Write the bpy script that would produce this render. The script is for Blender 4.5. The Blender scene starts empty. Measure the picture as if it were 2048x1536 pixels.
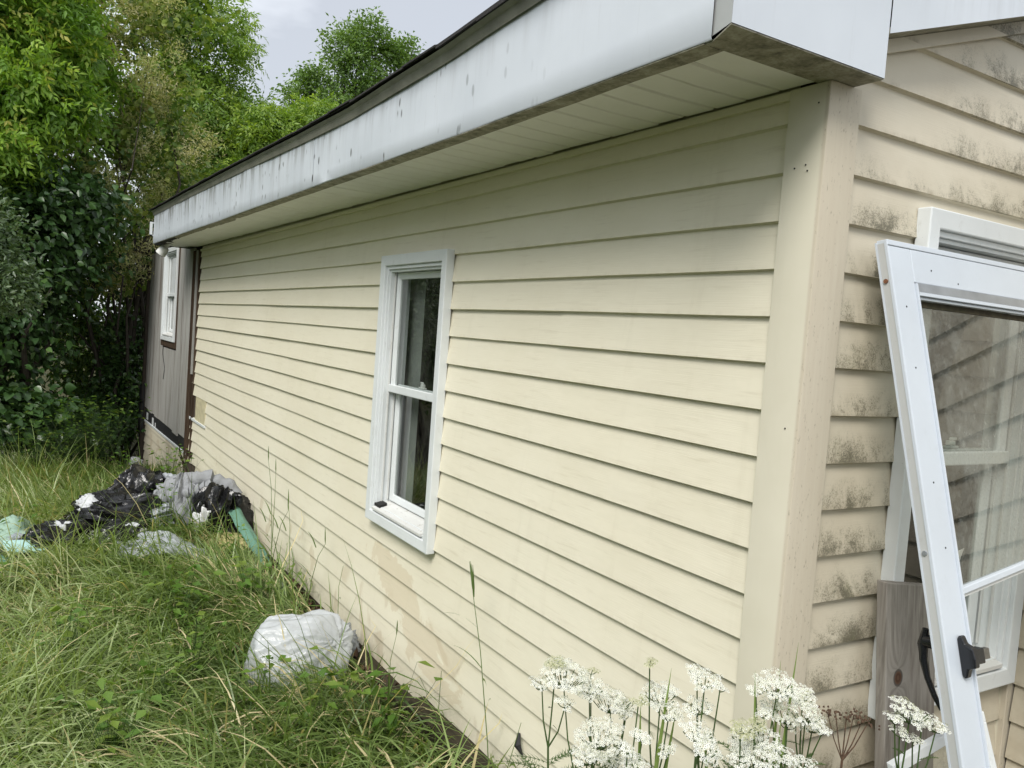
import bpy, math, random
import numpy as np
from mathutils import Vector, Matrix, noise as mn

rng = np.random.default_rng(11)
random.seed(5)
sc = bpy.context.scene
COL = sc.collection
R = math.radians

# ------------------------------------------------------------------ camera
cam = bpy.data.cameras.new('camera')
cam.sensor_width = 36.0
cam.lens = 28.849
cam.clip_start = 0.05
cam.clip_end = 400.0
cam_o = bpy.data.objects.new('camera', cam)
COL.objects.link(cam_o)
cam_o.matrix_world = Matrix(((0.852731, -0.03294, -0.52131, -1.7402),
                             (-0.517103, 0.08787, -0.851401, -1.414),
                             (0.073852, 0.995587, 0.057896, 1.5866),
                             (0, 0, 0, 1)))
sc.camera = cam_o

# ------------------------------------------------------------------ sky, sun, exposure
SUN_EL, SUN_AZ = R(46), R(232)      # azimuth clockwise from +y
wd = bpy.data.worlds.new('World')
sc.world = wd
wd.use_nodes = True
wt = wd.node_tree
wt.nodes.clear()
w_out = wt.nodes.new('ShaderNodeOutputWorld')
w_bg = wt.nodes.new('ShaderNodeBackground')
w_sky = wt.nodes.new('ShaderNodeTexSky')
w_sky.sky_type = 'NISHITA'
w_sky.sun_disc = False
w_sky.sun_elevation = SUN_EL
w_sky.sun_rotation = SUN_AZ
w_tc = wt.nodes.new('ShaderNodeTexCoord')
w_map = wt.nodes.new('ShaderNodeMapping')
w_map.inputs['Scale'].default_value = (1.6, 1.6, 4.0)
w_map.inputs['Location'].default_value = (4.1, 0.3, 2.2)
w_n = wt.nodes.new('ShaderNodeTexNoise')
w_n.inputs['Scale'].default_value = 0.9
w_n.inputs['Detail'].default_value = 6
w_n.inputs['Roughness'].default_value = 0.55
w_r = wt.nodes.new('ShaderNodeValToRGB')
w_r.color_ramp.elements[0].position = 0.40
w_r.color_ramp.elements[0].color = (2.75, 2.87, 3.08, 1)
w_r.color_ramp.elements[1].position = 0.64
w_r.color_ramp.elements[1].color = (7.2, 7.4, 7.6, 1)
w_mx = wt.nodes.new('ShaderNodeMix')
w_mx.data_type = 'RGBA'
w_mx.inputs[0].default_value = 0.9
L = wt.links.new
L(w_tc.outputs['Generated'], w_map.inputs['Vector'])
L(w_map.outputs['Vector'], w_n.inputs['Vector'])
L(w_n.outputs['Fac'], w_r.inputs['Fac'])
L(w_sky.outputs['Color'], w_mx.inputs[6])
L(w_r.outputs['Color'], w_mx.inputs[7])
L(w_mx.outputs[2], w_bg.inputs['Color'])
w_bg.inputs['Strength'].default_value = 0.105
L(w_bg.outputs[0], w_out.inputs['Surface'])

sun = bpy.data.lights.new('sun', 'SUN')
sun.energy = 1.5
sun.angle = R(26)
sun.color = (1.0, 0.965, 0.91)
sun_o = bpy.data.objects.new('sun', sun)
COL.objects.link(sun_o)
sd = Vector((math.sin(SUN_AZ) * math.cos(SUN_EL), math.cos(SUN_AZ) * math.cos(SUN_EL), math.sin(SUN_EL)))
sun_o.rotation_euler = (-sd).to_track_quat('-Z', 'Y').to_euler()

sc.view_settings.view_transform = 'Standard'
sc.view_settings.look = 'None'
sc.view_settings.exposure = 1.2
sc.view_settings.gamma = 1.0
sc.view_settings.use_curve_mapping = False
sc.render.engine = 'CYCLES'
sc.cycles.max_bounces = 7
sc.cycles.transparent_max_bounces = 12

# ------------------------------------------------------------------ node helpers
class NT:
    def __init__(s, name):
        s.m = bpy.data.materials.new(name)
        s.m.use_nodes = True
        s.t = s.m.node_tree
        s.t.nodes.clear()
        s.out = s.t.nodes.new('ShaderNodeOutputMaterial')
    def n(s, t): return s.t.nodes.new(t)
    def put(s, sock, v):
        if isinstance(v, bpy.types.NodeSocket): s.t.links.new(v, sock)
        elif v is not None:
            if isinstance(v, tuple) and len(v) == 3 and sock.type == 'RGBA': v = (*v, 1)
            sock.default_value = v
    def pos(s): return s.n('ShaderNodeNewGeometry').outputs['Position']
    def obj(s): return s.n('ShaderNodeTexCoord').outputs['Object']
    def attr(s, name):
        a = s.n('ShaderNodeAttribute'); a.attribute_name = name
        return a.outputs['Fac']
    def rnd(s): return s.n('ShaderNodeObjectInfo').outputs['Random']
    def map(s, v, sc_=(1, 1, 1), loc=(0, 0, 0), rot=(0, 0, 0)):
        m = s.n('ShaderNodeMapping'); s.put(m.inputs['Vector'], v)
        m.inputs['Scale'].default_value = sc_; m.inputs['Location'].default_value = loc; m.inputs['Rotation'].default_value = rot
        return m.outputs['Vector']
    def noise(s, v, scale=5, detail=3, rough=0.55, dist=0.0):
        m = s.n('ShaderNodeTexNoise'); s.put(m.inputs['Vector'], v)
        m.inputs['Scale'].default_value = scale; m.inputs['Detail'].default_value = detail
        m.inputs['Roughness'].default_value = rough; m.inputs['Distortion'].default_value = dist
        return m.outputs['Fac']
    def voro(s, v, scale=5, feat='F1', rand=1.0):
        m = s.n('ShaderNodeTexVoronoi'); m.feature = feat; s.put(m.inputs['Vector'], v)
        m.inputs['Scale'].default_value = scale; m.inputs['Randomness'].default_value = rand
        return m.outputs['Distance']
    def ramp(s, f, st, interp='LINEAR'):
        m = s.n('ShaderNodeValToRGB'); s.put(m.inputs['Fac'], f)
        cr = m.color_ramp; cr.interpolation = interp
        while len(cr.elements) < len(st): cr.elements.new(0.5)
        for e, (p, c) in zip(cr.elements, st):
            e.position = p
            e.color = (c, c, c, 1) if not isinstance(c, tuple) else (*c, 1)
        return m.outputs['Color']
    def mix(s, f, a, b, mode='MIX'):
        m = s.n('ShaderNodeMix'); m.data_type = 'RGBA'; m.blend_type = mode
        s.put(m.inputs[0], f); s.put(m.inputs[6], a); s.put(m.inputs[7], b)
        return m.outputs[2]
    def math(s, op, a, b=None, c=None):
        m = s.n('ShaderNodeMath'); m.operation = op
        s.put(m.inputs[0], a); s.put(m.inputs[1], b)
        if c is not None: s.put(m.inputs[2], c)
        return m.outputs[0]
    def sep(s, v):
        m = s.n('ShaderNodeSeparateXYZ'); s.put(m.inputs[0], v)
        return m.outputs
    def step(s, v, a, b):
        m = s.n('ShaderNodeMapRange'); m.interpolation_type = 'SMOOTHSTEP'; s.put(m.inputs[0], v)
        m.inputs[1].default_value = a; m.inputs[2].default_value = b
        return m.outputs[0]
    def bump(s, h, strength=0.3, dist=0.01, nrm=None):
        m = s.n('ShaderNodeBump'); s.put(m.inputs['Height'], h)
        m.inputs['Strength'].default_value = strength; m.inputs['Distance'].default_value = dist
        if nrm is not None: s.put(m.inputs['Normal'], nrm)
        return m.outputs['Normal']
    def bsdf(s, col, rough=0.5, nrm=None, spec=0.5, metal=0.0, **kw):
        b = s.n('ShaderNodeBsdfPrincipled')
        s.put(b.inputs['Base Color'], col); s.put(b.inputs['Roughness'], rough)
        b.inputs['Metallic'].default_value = metal
        b.inputs['Specular IOR Level'].default_value = spec
        if nrm is not None: s.put(b.inputs['Normal'], nrm)
        for k, v in kw.items(): s.put(b.inputs[k.replace('_', ' ')], v)
        return b.outputs[0]
    def end(s, sh):
        s.t.links.new(sh, s.out.inputs['Surface'])
        return s.m

def simple(name, col, rough=0.5, var=0.12, scale=6, bumpy=0.0, bscale=40, spec=0.5, metal=0.0):
    t = NT(name)
    p = t.pos()
    f = t.noise(p, scale, 5, 0.6)
    d = tuple(max(0, c * (1 - var * 1.6)) for c in col)
    b = tuple(min(1, c * (1 + var)) for c in col)
    c = t.ramp(f, [(0.3, d), (0.7, b)])
    nr = t.bump(t.noise(p, bscale, 4), bumpy, 0.01) if bumpy else None
    return t.end(t.bsdf(c, rough, nr, spec, metal))

# ------------------------------------------------------------------ mesh helpers
def link(name, me, mat=None, parent=None):
    o = bpy.data.objects.new(name, me)
    COL.objects.link(o)
    if mat is not None and me is not None and not me.materials: me.materials.append(mat)
    if parent is not None:
        o.parent = parent
    return o

def tag(o, label=None, cat=None, group=None, kind=None):
    if label: o['label'] = label
    if cat: o['category'] = cat
    if group: o['group'] = group
    if kind: o['kind'] = kind
    return o

def root(name, loc, label, cat, group=None):
    o = bpy.data.objects.new(name, None)
    o.empty_display_size = 0.1
    COL.objects.link(o)
    o.location = loc
    return tag(o, label, cat, group)

def off(p):
    """world offset of a parent chain made only of translations"""
    v = Vector((0, 0, 0))
    while p is not None:
        v += p.location
        p = p.parent
    return v

class MB:
    def __init__(s): s.v = []; s.f = []
    def add(s, vs, fs):
        b = len(s.v)
        s.v += [tuple(x) for x in vs]
        s.f += [tuple(i + b for i in f) for f in fs]
    def box(s, lo, hi, T=None):
        x0, y0, z0 = lo; x1, y1, z1 = hi
        vs = [(x0, y0, z0), (x1, y0, z0), (x1, y1, z0), (x0, y1, z0), (x0, y0, z1), (x1, y0, z1), (x1, y1, z1), (x0, y1, z1)]
        if T: vs = [T(*q) for q in vs]
        s.add(vs, [(0, 3, 2, 1), (4, 5, 6, 7), (0, 1, 5, 4), (1, 2, 6, 5), (2, 3, 7, 6), (3, 0, 4, 7)])
    def prism(s, poly, T0, T1):
        n = len(poly)
        vs = [T0(*p) for p in poly] + [T1(*p) for p in poly]
        fs = [tuple(range(n))[::-1], tuple(range(n, 2 * n))]
        fs += [(i, (i + 1) % n, n + (i + 1) % n, n + i) for i in range(n)]
        s.add(vs, fs)
    def tube(s, pts, rad, n=6, cap=True):
        pts = [Vector(p) for p in pts]
        vs = []
        up = Vector((0.31, 0.2, 0.93))
        for i, p in enumerate(pts):
            d = (pts[min(i + 1, len(pts) - 1)] - pts[max(i - 1, 0)]).normalized()
            a = d.cross(up)
            if a.length < 1e-3: a = d.cross(Vector((1, 0, 0)))
            a.normalize(); b = d.cross(a)
            r = rad[i] if isinstance(rad, (list, tuple)) else rad
            for k in range(n):
                t = 2 * math.pi * k / n
                vs.append(p + a * (r * math.cos(t)) + b * (r * math.sin(t)))
        fs = []
        for i in range(len(pts) - 1):
            for k in range(n):
                fs.append((i * n + k, i * n + (k + 1) % n, (i + 1) * n + (k + 1) % n, (i + 1) * n + k))
        if cap:
            fs.append(tuple(range(n))[::-1])
            fs.append(tuple(range((len(pts) - 1) * n, len(pts) * n)))
        s.add(vs, fs)
    def grid(s, fn, nu, nv):
        vs = [fn(i / nu, j / nv) for j in range(nv + 1) for i in range(nu + 1)]
        w = nu + 1
        s.add(vs, [(j * w + i, j * w + i + 1, (j + 1) * w + i + 1, (j + 1) * w + i) for j in range(nv) for i in range(nu)])
    def build(s, name, mat, parent=None, smooth=False, angle=35, bevel=0, loc=None):
        me = bpy.data.meshes.new(name)
        o_ = off(parent) if loc is None else Vector(loc)
        me.from_pydata([(v[0] - o_[0], v[1] - o_[1], v[2] - o_[2]) for v in s.v], [], s.f)
        if smooth:
            me.polygons.foreach_set('use_smooth', [True] * len(me.polygons))
            me.set_sharp_from_angle(angle=R(angle))
        me.update()
        o = link(name, me, mat, parent)
        if loc is not None: o.location = loc
        if bevel:
            m = o.modifiers.new('bevel', 'BEVEL'); m.width = bevel; m.segments = 2; m.limit_method = 'ANGLE'; m.angle_limit = R(40)
        return o

def npmesh(name, verts, faces, nside, mat, parent=None, smooth=False, attrs=None):
    """fast mesh from arrays; faces (F,nside); verts are in the parent's space"""
    me = bpy.data.meshes.new(name)
    nv, nf = len(verts), len(faces)
    me.vertices.add(nv)
    me.vertices.foreach_set('co', np.ascontiguousarray(verts, dtype=np.float32).ravel())
    me.loops.add(nf * nside)
    me.loops.foreach_set('vertex_index', np.ascontiguousarray(faces, dtype=np.int32).ravel())
    me.polygons.add(nf)
    me.polygons.foreach_set('loop_start', np.arange(0, nf * nside, nside, dtype=np.int32))
    if smooth: me.polygons.foreach_set('use_smooth', np.ones(nf, dtype=bool))
    me.update(calc_edges=True)
    for k, a in (attrs or {}).items():
        at = me.attributes.new(k, 'FLOAT', 'POINT')
        at.data.foreach_set('value', np.ascontiguousarray(a, dtype=np.float32))
    return link(name, me, mat, parent)

def nz(x, y, z=0.0): return mn.noise(Vector((x, y, z)))

# ------------------------------------------------------------------ materials
def mat_siding(name, dirty):
    t = NT(name)
    p = t.pos()
    X, Y, Z = t.sep(p)
    big = t.noise(p, 1.3, 4, 0.6)
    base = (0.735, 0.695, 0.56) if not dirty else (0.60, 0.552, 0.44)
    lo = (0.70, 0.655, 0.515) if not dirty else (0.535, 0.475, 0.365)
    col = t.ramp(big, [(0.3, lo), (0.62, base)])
    fr = t.math('FRACT', t.math('DIVIDE', t.math('SUBTRACT', Z, 2.2 - 0.127 * 30), 0.127))   # 0 at the lip
    # thin grime just over each lip
    gr = t.math('MULTIPLY', t.step(fr, 0.16, 0.0), t.step(t.noise(t.map(p, (9, 9, 3)), 2.0, 5, 0.7), 0.44, 0.72))
    col = t.mix(t.math('MULTIPLY', gr, 0.55 if dirty else 0.14), col, (0.22, 0.18, 0.11))
    if not dirty:
        # dried splash below the window
        w = t.noise(t.map(p, (1, 1.0, 1.0), rot=(0.5, 0, 0)), 4.2, 5, 0.6, 1.2)
        ry = t.math('SUBTRACT', t.math('ADD', Y, t.math('MULTIPLY', Z, -1.6)), 2.02)
        e = t.math('SUBTRACT', 1.0, t.math('ABSOLUTE', t.math('DIVIDE', ry, 0.55)))
        e = t.math('MULTIPLY', e, t.math('MULTIPLY', t.step(Z, 0.46, 0.34), t.step(Z, -0.2, 0.0)))
        sp = t.step(t.math('ADD', t.math('MULTIPLY', e, 0.60), t.math('MULTIPLY', w, 1.0)), 0.785, 0.85)
        col = t.mix(t.math('MULTIPLY', sp, 0.42), col, (0.54, 0.44, 0.29))
        w2 = t.noise(t.map(p, (1, 1.2, 1)), 2.1, 3, 0.5, 0.8)
        s2 = t.math('MULTIPLY', t.step(w2, 0.58, 0.62), t.step(Z, 0.28, 0.05))
        col = t.mix(t.math('MULTIPLY', s2, 0.40), col, (0.46, 0.37, 0.24))
        rs = t.math('MULTIPLY', t.step(t.noise(t.map(p, (9, 9, 0.7)), 1.0, 5, 0.7), 0.54, 0.78), 0.12)
        col = t.mix(rs, col, (0.36, 0.31, 0.20))
        # faint soil splash close to the ground
        s3 = t.math('MULTIPLY', t.step(Z, 0.02, -0.2), t.noise(p, 30, 5, 0.7))
        col = t.mix(t.math('MULTIPLY', s3, 0.55), col, (0.20, 0.16, 0.10))
        sm = t.math('MULTIPLY', t.step(t.noise(t.map(p, (1, 1.4, 22)), 2.6, 4, 0.65), 0.55, 0.74), 0.22)
        col = t.mix(sm, col, (0.42, 0.36, 0.24))
    else:
        # mildew: fine speckle thickening towards each lip, in loose blotches
        sp1 = t.noise(p, 230, 3, 0.65)
        sp2 = t.noise(t.map(p, (1, 1, 0.85), loc=(0, 0, 1.3)), 48, 5, 0.75, 0.6)
        idx = t.math('FLOOR', t.math('DIVIDE', t.math('SUBTRACT', Z, 2.2 - 0.127 * 30), 0.127))
        cbx = t.n('ShaderNodeCombineXYZ'); t.put(cbx.inputs[0], t.math('ADD', X, t.math('MULTIPLY', idx, 0.13))); t.put(cbx.inputs[1], Y); t.put(cbx.inputs[2], t.math('ADD', t.math('MULTIPLY', Z, 0.7), t.math('MULTIPLY', idx, 0.31)))
        pv = cbx.outputs[0]
        blot = t.noise(pv, 5.5, 5, 0.66, 0.9)
        low = t.step(t.math('ADD', fr, t.math('MULTIPLY', t.noise(p, 14, 4, 0.7), 0.5)), 1.15, 0.20)
        xl = t.step(t.math('ABSOLUTE', t.math('SUBTRACT', X, 0.29)), 0.32, 0.04)
        xr = t.math('MULTIPLY', t.step(X, 0.30, 0.85), t.step(Z, 1.75, 2.05))
        hh = t.math('MAXIMUM', t.math('MULTIPLY', t.step(Z, 2.3, 1.9), xl), xr)
        env = t.math('MULTIPLY', t.math('MULTIPLY', t.math('MAXIMUM', hh, 0.10), low), t.step(blot, 0.26, 0.74))
        v = t.math('ADD', t.math('MULTIPLY', env, 0.34), t.math('ADD', t.math('MULTIPLY', sp1, 0.55), t.math('MULTIPLY', sp2, 0.45)))
        mil = t.step(v, 0.53, 0.80)
        col = t.mix(t.math('MULTIPLY', env, 0.65), col, (0.26, 0.225, 0.145))
        col = t.mix(t.math('MULTIPLY', mil, t.math('MINIMUM', t.math('MULTIPLY', env, 3.2), 0.82)), col, (0.085, 0.08, 0.052))
        gn = t.math('MULTIPLY', t.step(t.noise(p, 9, 3), 0.56, 0.75), t.math('MULTIPLY', env, 0.45))
        col = t.mix(gn, col, (0.19, 0.20, 0.09))
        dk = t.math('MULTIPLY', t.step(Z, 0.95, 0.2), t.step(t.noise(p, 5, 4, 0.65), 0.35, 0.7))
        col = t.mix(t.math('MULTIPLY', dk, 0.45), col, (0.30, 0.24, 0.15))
    grain = t.noise(t.map(p, (6, 6, 290)), 1.0, 3, 0.55)
    gm = t.noise(p, 3.5, 2)
    h = t.math('MULTIPLY', grain, t.step(gm, 0.25, 0.6))
    nr = t.bump(h, 0.2, 0.003)
    nr = t.bump(t.noise(t.map(p, (1, 1, 2)), 6, 2), 0.12, 0.02, nr)
    return t.end(t.bsdf(col, 0.52, nr, 0.35))

M = {}
M['siding'] = mat_siding('cream_vinyl', False)
M['siding_dirty'] = mat_siding('mildewed_vinyl', True)
def mat_post():
    t = NT('corner_trim_vinyl'); p = t.pos(); X, Y, Z = t.sep(p)
    st = t.noise(t.map(p, (90, 90, 4)), 1, 4, 0.6)
    c = t.ramp(t.noise(p, 3, 4, 0.6), [(0.3, (0.62, 0.585, 0.465)), (0.7, (0.67, 0.635, 0.515))])
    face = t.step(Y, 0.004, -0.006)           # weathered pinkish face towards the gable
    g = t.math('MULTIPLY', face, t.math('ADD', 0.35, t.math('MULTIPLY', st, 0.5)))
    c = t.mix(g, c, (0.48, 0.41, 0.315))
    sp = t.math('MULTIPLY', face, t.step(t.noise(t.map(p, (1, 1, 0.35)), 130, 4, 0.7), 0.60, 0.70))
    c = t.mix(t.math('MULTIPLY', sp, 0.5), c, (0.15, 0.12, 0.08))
    return t.end(t.bsdf(c, 0.5, t.bump(st, 0.12, 0.003), 0.35))
M['post'] = mat_post()
def mat_fascia():
    t = NT('white_aluminium_fascia'); p = t.pos(); X, Y, Z = t.sep(p)
    c = t.ramp(t.noise(p, 2.2, 4, 0.6), [(0.3, (0.56, 0.60, 0.65)), (0.7, (0.625, 0.665, 0.715))])
    run = t.noise(t.map(p, (16, 16, 1.6)), 1.0, 5, 0.65)
    top = t.math('ADD', t.step(Z, 2.40, 2.62), t.math('MULTIPLY', t.step(Y, 1.0, 3.0), 0.15))
    far = t.math('ADD', 0.18, t.step(Y, 0.2, 4.0))
    v = t.math('MULTIPLY', t.math('MULTIPLY', t.step(run, 0.42, 0.72), top), far)
    c = t.mix(t.math('MULTIPLY', v, 0.8), c, (0.14, 0.135, 0.12))
    v2 = t.math('MULTIPLY', t.step(t.noise(t.map(p, (40, 40, 3.2)), 1.0, 5, 0.7), 0.58, 0.75), t.math('MULTIPLY', far, 0.5))
    c = t.mix(v2, c, (0.25, 0.245, 0.23))
    bl = t.math('MULTIPLY', t.step(t.noise(t.map(p, (4, 4, 4)), 1.5, 3), 0.46, 0.58), t.step(Y, 0.3, 2.2))
    d1 = t.step(t.voro(t.map(p, (1, 1, 0.42)), 24), 0.26, 0.15)
    c = t.mix(t.math('MULTIPLY', t.math('MULTIPLY', d1, bl), 0.85), c, (0.03, 0.028, 0.025))
    nr = t.bump(t.noise(t.map(p, (1.0, 1.0, 0.5)), 3.0, 2), 0.20, 0.02)
    return t.end(t.bsdf(c, 0.42, nr, 0.5))
M['fascia'] = mat_fascia()
def mat_mould():
    t = NT('mouldy_aluminium_lip'); p = t.pos()
    a = t.noise(t.map(p, (1, 0.8, 1)), 22, 6, 0.72, 0.4)
    b = t.noise(p, 90, 4, 0.7)
    c = t.ramp(t.math('ADD', t.math('MULTIPLY', a, 0.75), t.math('MULTIPLY', b, 0.25)), [(0.34, (0.10, 0.095, 0.068)), (0.50, (0.27, 0.255, 0.195)), (0.66, (0.44, 0.425, 0.35))])
    return t.end(t.bsdf(c, 0.7, None, 0.2))
M['mould'] = mat_mould()
def mat_white(name, col, dirt, rough=0.4):
    t = NT(name); p = t.pos()
    c = t.ramp(t.noise(p, 5, 5, 0.6), [(0.3, tuple(x * 0.93 for x in col)), (0.7, col)])
    d = t.step(t.noise(t.map(p, (1, 1, 0.6)), 24, 6, 0.75), 0.56, 0.74)
    c = t.mix(t.math('MULTIPLY', d, dirt), c, (0.25, 0.22, 0.17))
    d2 = t.step(t.voro(p, 60), 0.07, 0.03)
    d3 = t.math('MULTIPLY', d2, t.step(t.noise(p, 7, 2), 0.5, 0.62))
    c = t.mix(t.math('MULTIPLY', d3, min(1.0, dirt * 2.5)), c, (0.05, 0.04, 0.03))
    return t.end(t.bsdf(c, rough, t.bump(t.noise(p, 14, 2), 0.05, 0.01), 0.5))
M['win_white'] = mat_white('white_window_vinyl', (0.70, 0.73, 0.735), 0.22)
M['win_grime'] = mat_white('grimy_white_vinyl', (0.64, 0.645, 0.62), 1.0, 0.5)
M['door_white'] = mat_white('white_door_enamel', (0.58, 0.63, 0.685), 0.07, 0.34)
M['door_edge'] = mat_white('grey_channel_aluminium', (0.50, 0.51, 0.50), 0.3, 0.45)
M['alu'] = simple('bare_aluminium_trim', (0.46, 0.49, 0.53), 0.35, 0.1, 12, metal=0.6)
M['soffit'] = mat_white('white_soffit_vinyl', (0.84, 0.835, 0.80), 0.08, 0.5)
M['black_plastic'] = simple('black_lever_plastic', (0.012, 0.013, 0.016), 0.22, 0.1)
M['steel'] = simple('latch_steel', (0.24, 0.23, 0.21), 0.4, 0.2, 60, metal=0.8)
M['rust'] = simple('rusty_screw', (0.20, 0.085, 0.04), 0.8, 0.4, 200)
M['dark'] = simple('dark_void', (0.012, 0.012, 0.011), 0.9, 0.2)
M['drip'] = simple('grey_drip_edge_metal', (0.25, 0.245, 0.205), 0.45, 0.2, 8)
def mat_shingle():
    t = NT('asphalt_shingle'); p = t.pos()
    c = t.ramp(t.noise(p, 220, 3, 0.7), [(0.35, (0.018, 0.018, 0.02)), (0.7, (0.075, 0.07, 0.066))])
    return t.end(t.bsdf(c, 0.9, t.bump(t.noise(p, 260, 2), 0.6, 0.004), 0.2))
M['shingle'] = mat_shingle()
def mat_wood(name, a, b, vert=True, streak=0.35, rough=0.8, dark=(0.03, 0.022, 0.016)):
    t = NT(name); p = t.pos()
    s = (60, 60, 2.2) if vert else (60, 2.2, 60)
    g = t.noise(t.map(p, s), 1.0, 5, 0.62, 0.3)
    c = t.ramp(g, [(0.28, a), (0.72, b)])
    d = t.step(t.noise(t.map(p, (6, 6, 0.7) if vert else (6, 0.7, 6)), 1.0, 4, 0.6), 0.5, 0.72)
    c = t.mix(t.math('MULTIPLY', d, streak), c, dark)
    return t.end(t.bsdf(c, rough, t.bump(g, 0.35, 0.004), 0.2))
M['plywood'] = mat_wood('weathered_plywood', (0.215, 0.205, 0.185), (0.44, 0.435, 0.415), True, 0.75, dark=(0.085, 0.06, 0.042))
M['brown_wood'] = mat_wood('rotten_brown_wood', (0.022, 0.016, 0.012), (0.10, 0.065, 0.042), True, 0.5)
M['dark_wood'] = mat_wood('dark_stained_wood', (0.028, 0.022, 0.018), (0.07, 0.055, 0.042), True, 0.5)
M['timber'] = mat_wood('mossy_old_timber', (0.024, 0.020, 0.013), (0.062, 0.053, 0.032), False, 0.55, dark=(0.025, 0.035, 0.012))
def mat_plank():
    t = NT('grey_barn_board'); p = t.pos(); X, Y, Z = t.sep(p)
    kx = t.math('DIVIDE', t.math('SUBTRACT', X, 0.405), 0.030)
    kz = t.math('DIVIDE', t.math('SUBTRACT', Z, 0.715), 0.034)
    r = t.math('SQRT', t.math('ADD', t.math('MULTIPLY', kx, kx), t.math('MULTIPLY', kz, kz)))
    warp = t.math('DIVIDE', 0.05, t.math('ADD', 0.6, t.math('MULTIPLY', r, r)))
    xx = t.math('ADD', X, t.math('MULTIPLY', warp, t.math('SIGN', kx)))
    cb = t.n('ShaderNodeCombineXYZ'); t.put(cb.inputs[0], xx); t.put(cb.inputs[1], Y); t.put(cb.inputs[2], Z)
    g = t.noise(t.map(cb.outputs[0], (70, 70, 1.6)), 1.0, 5, 0.62, 0.35)
    c = t.ramp(g, [(0.28, (0.13, 0.117, 0.10)), (0.5, (0.235, 0.218, 0.193)), (0.75, (0.33, 0.312, 0.283))])
    d = t.step(t.noise(t.map(p, (5, 5, 0.9)), 1.0, 4, 0.6), 0.48, 0.7)
    c = t.mix(t.math('MULTIPLY', d, 0.45), c, (0.13, 0.10, 0.08))
    ring = t.math('SINE', t.math('MULTIPLY', r, 16.0))
    kn = t.step(r, 0.62, 0.48)
    kc = t.mix(t.math('ADD', 0.5, t.math('MULTIPLY', ring, 0.3)), (0.045, 0.022, 0.013), (0.115, 0.062, 0.038))
    c = t.mix(kn, c, kc)
    c = t.mix(t.math('MULTIPLY', t.step(t.math('ABSOLUTE', t.math('SUBTRACT', r, 0.62)), 0.16, 0.04), 0.75), c, (0.03, 0.022, 0.017))
    return t.end(t.bsdf(c, 0.75, t.bump(g, 0.3, 0.004), 0.25))
M['plank'] = mat_plank()
def mat_glass(name, dirt=0.15, tint=(0.86, 0.9, 0.88), refl=1.0):
    t = NT(name); p = t.pos()
    ge = t.n('ShaderNodeNewGeometry'); dt = t.n('ShaderNodeVectorMath'); dt.operation = 'DOT_PRODUCT'
    t.put(dt.inputs[0], ge.outputs['Normal']); t.put(dt.inputs[1], ge.outputs['Incoming'])
    c1 = t.math('SUBTRACT', 1.0, t.math('ABSOLUTE', dt.outputs['Value']))
    f = t.math('MINIMUM', t.math('MULTIPLY', t.math('ADD', 0.045, t.math('MULTIPLY', t.math('POWER', c1, 5.0), 0.95)), 1.8 * refl), 1.0)
    tr = t.n('ShaderNodeBsdfTransparent'); t.put(tr.inputs[0], tint)
    gl = t.n('ShaderNodeBsdfGlossy'); gl.inputs['Roughness'].default_value = 0.015
    m1 = t.n('ShaderNodeMixShader'); t.put(m1.inputs[0], f); t.t.links.new(tr.outputs[0], m1.inputs[1]); t.t.links.new(gl.outputs[0], m1.inputs[2])
    df = t.n('ShaderNodeBsdfDiffuse'); t.put(df.inputs[0], (0.30, 0.31, 0.275))
    dn = t.noise(t.map(p, (1, 1, 0.7)), 4.5, 6, 0.7)
    d2 = t.noise(p, 70, 4, 0.7)
    dd = t.math('MULTIPLY', t.math('ADD', t.step(dn, 0.38, 0.75), t.math('MULTIPLY', t.step(d2, 0.45, 0.8), 0.5)), dirt)
    m2 = t.n('ShaderNodeMixShader'); t.put(m2.inputs[0], dd); t.t.links.new(m1.outputs[0], m2.inputs[1]); t.t.links.new(df.outputs[0], m2.inputs[2])
    return t.end(m2.outputs[0])
M['glass'] = mat_glass('window_glass', 0.10)
M['glass_dirty'] = mat_glass('dirty_storm_glass', 0.58, (0.80, 0.83, 0.80), 1.5)
M['curtain'] = simple('grey_curtain', (0.20, 0.215, 0.20), 0.9, 0.08, 8)
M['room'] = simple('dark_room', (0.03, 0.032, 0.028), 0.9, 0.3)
M['sheath'] = simple('dark_sheathing', (0.075, 0.055, 0.04), 0.9, 0.35, 15)
M['foam'] = simple('yellowed_foam_board', (0.55, 0.50, 0.33), 0.75, 0.16, 14, 0.3, 60)
M['tar'] = simple('black_tar_paper', (0.012, 0.012, 0.013), 0.7, 0.4, 10, 0.4, 30)
M['cam_white'] = simple('white_camera_plastic', (0.72, 0.72, 0.70), 0.3, 0.05)
M['litter_brown'] = simple('brown_leaf_litter', (0.115, 0.062, 0.034), 0.8, 0.5, 30)

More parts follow.
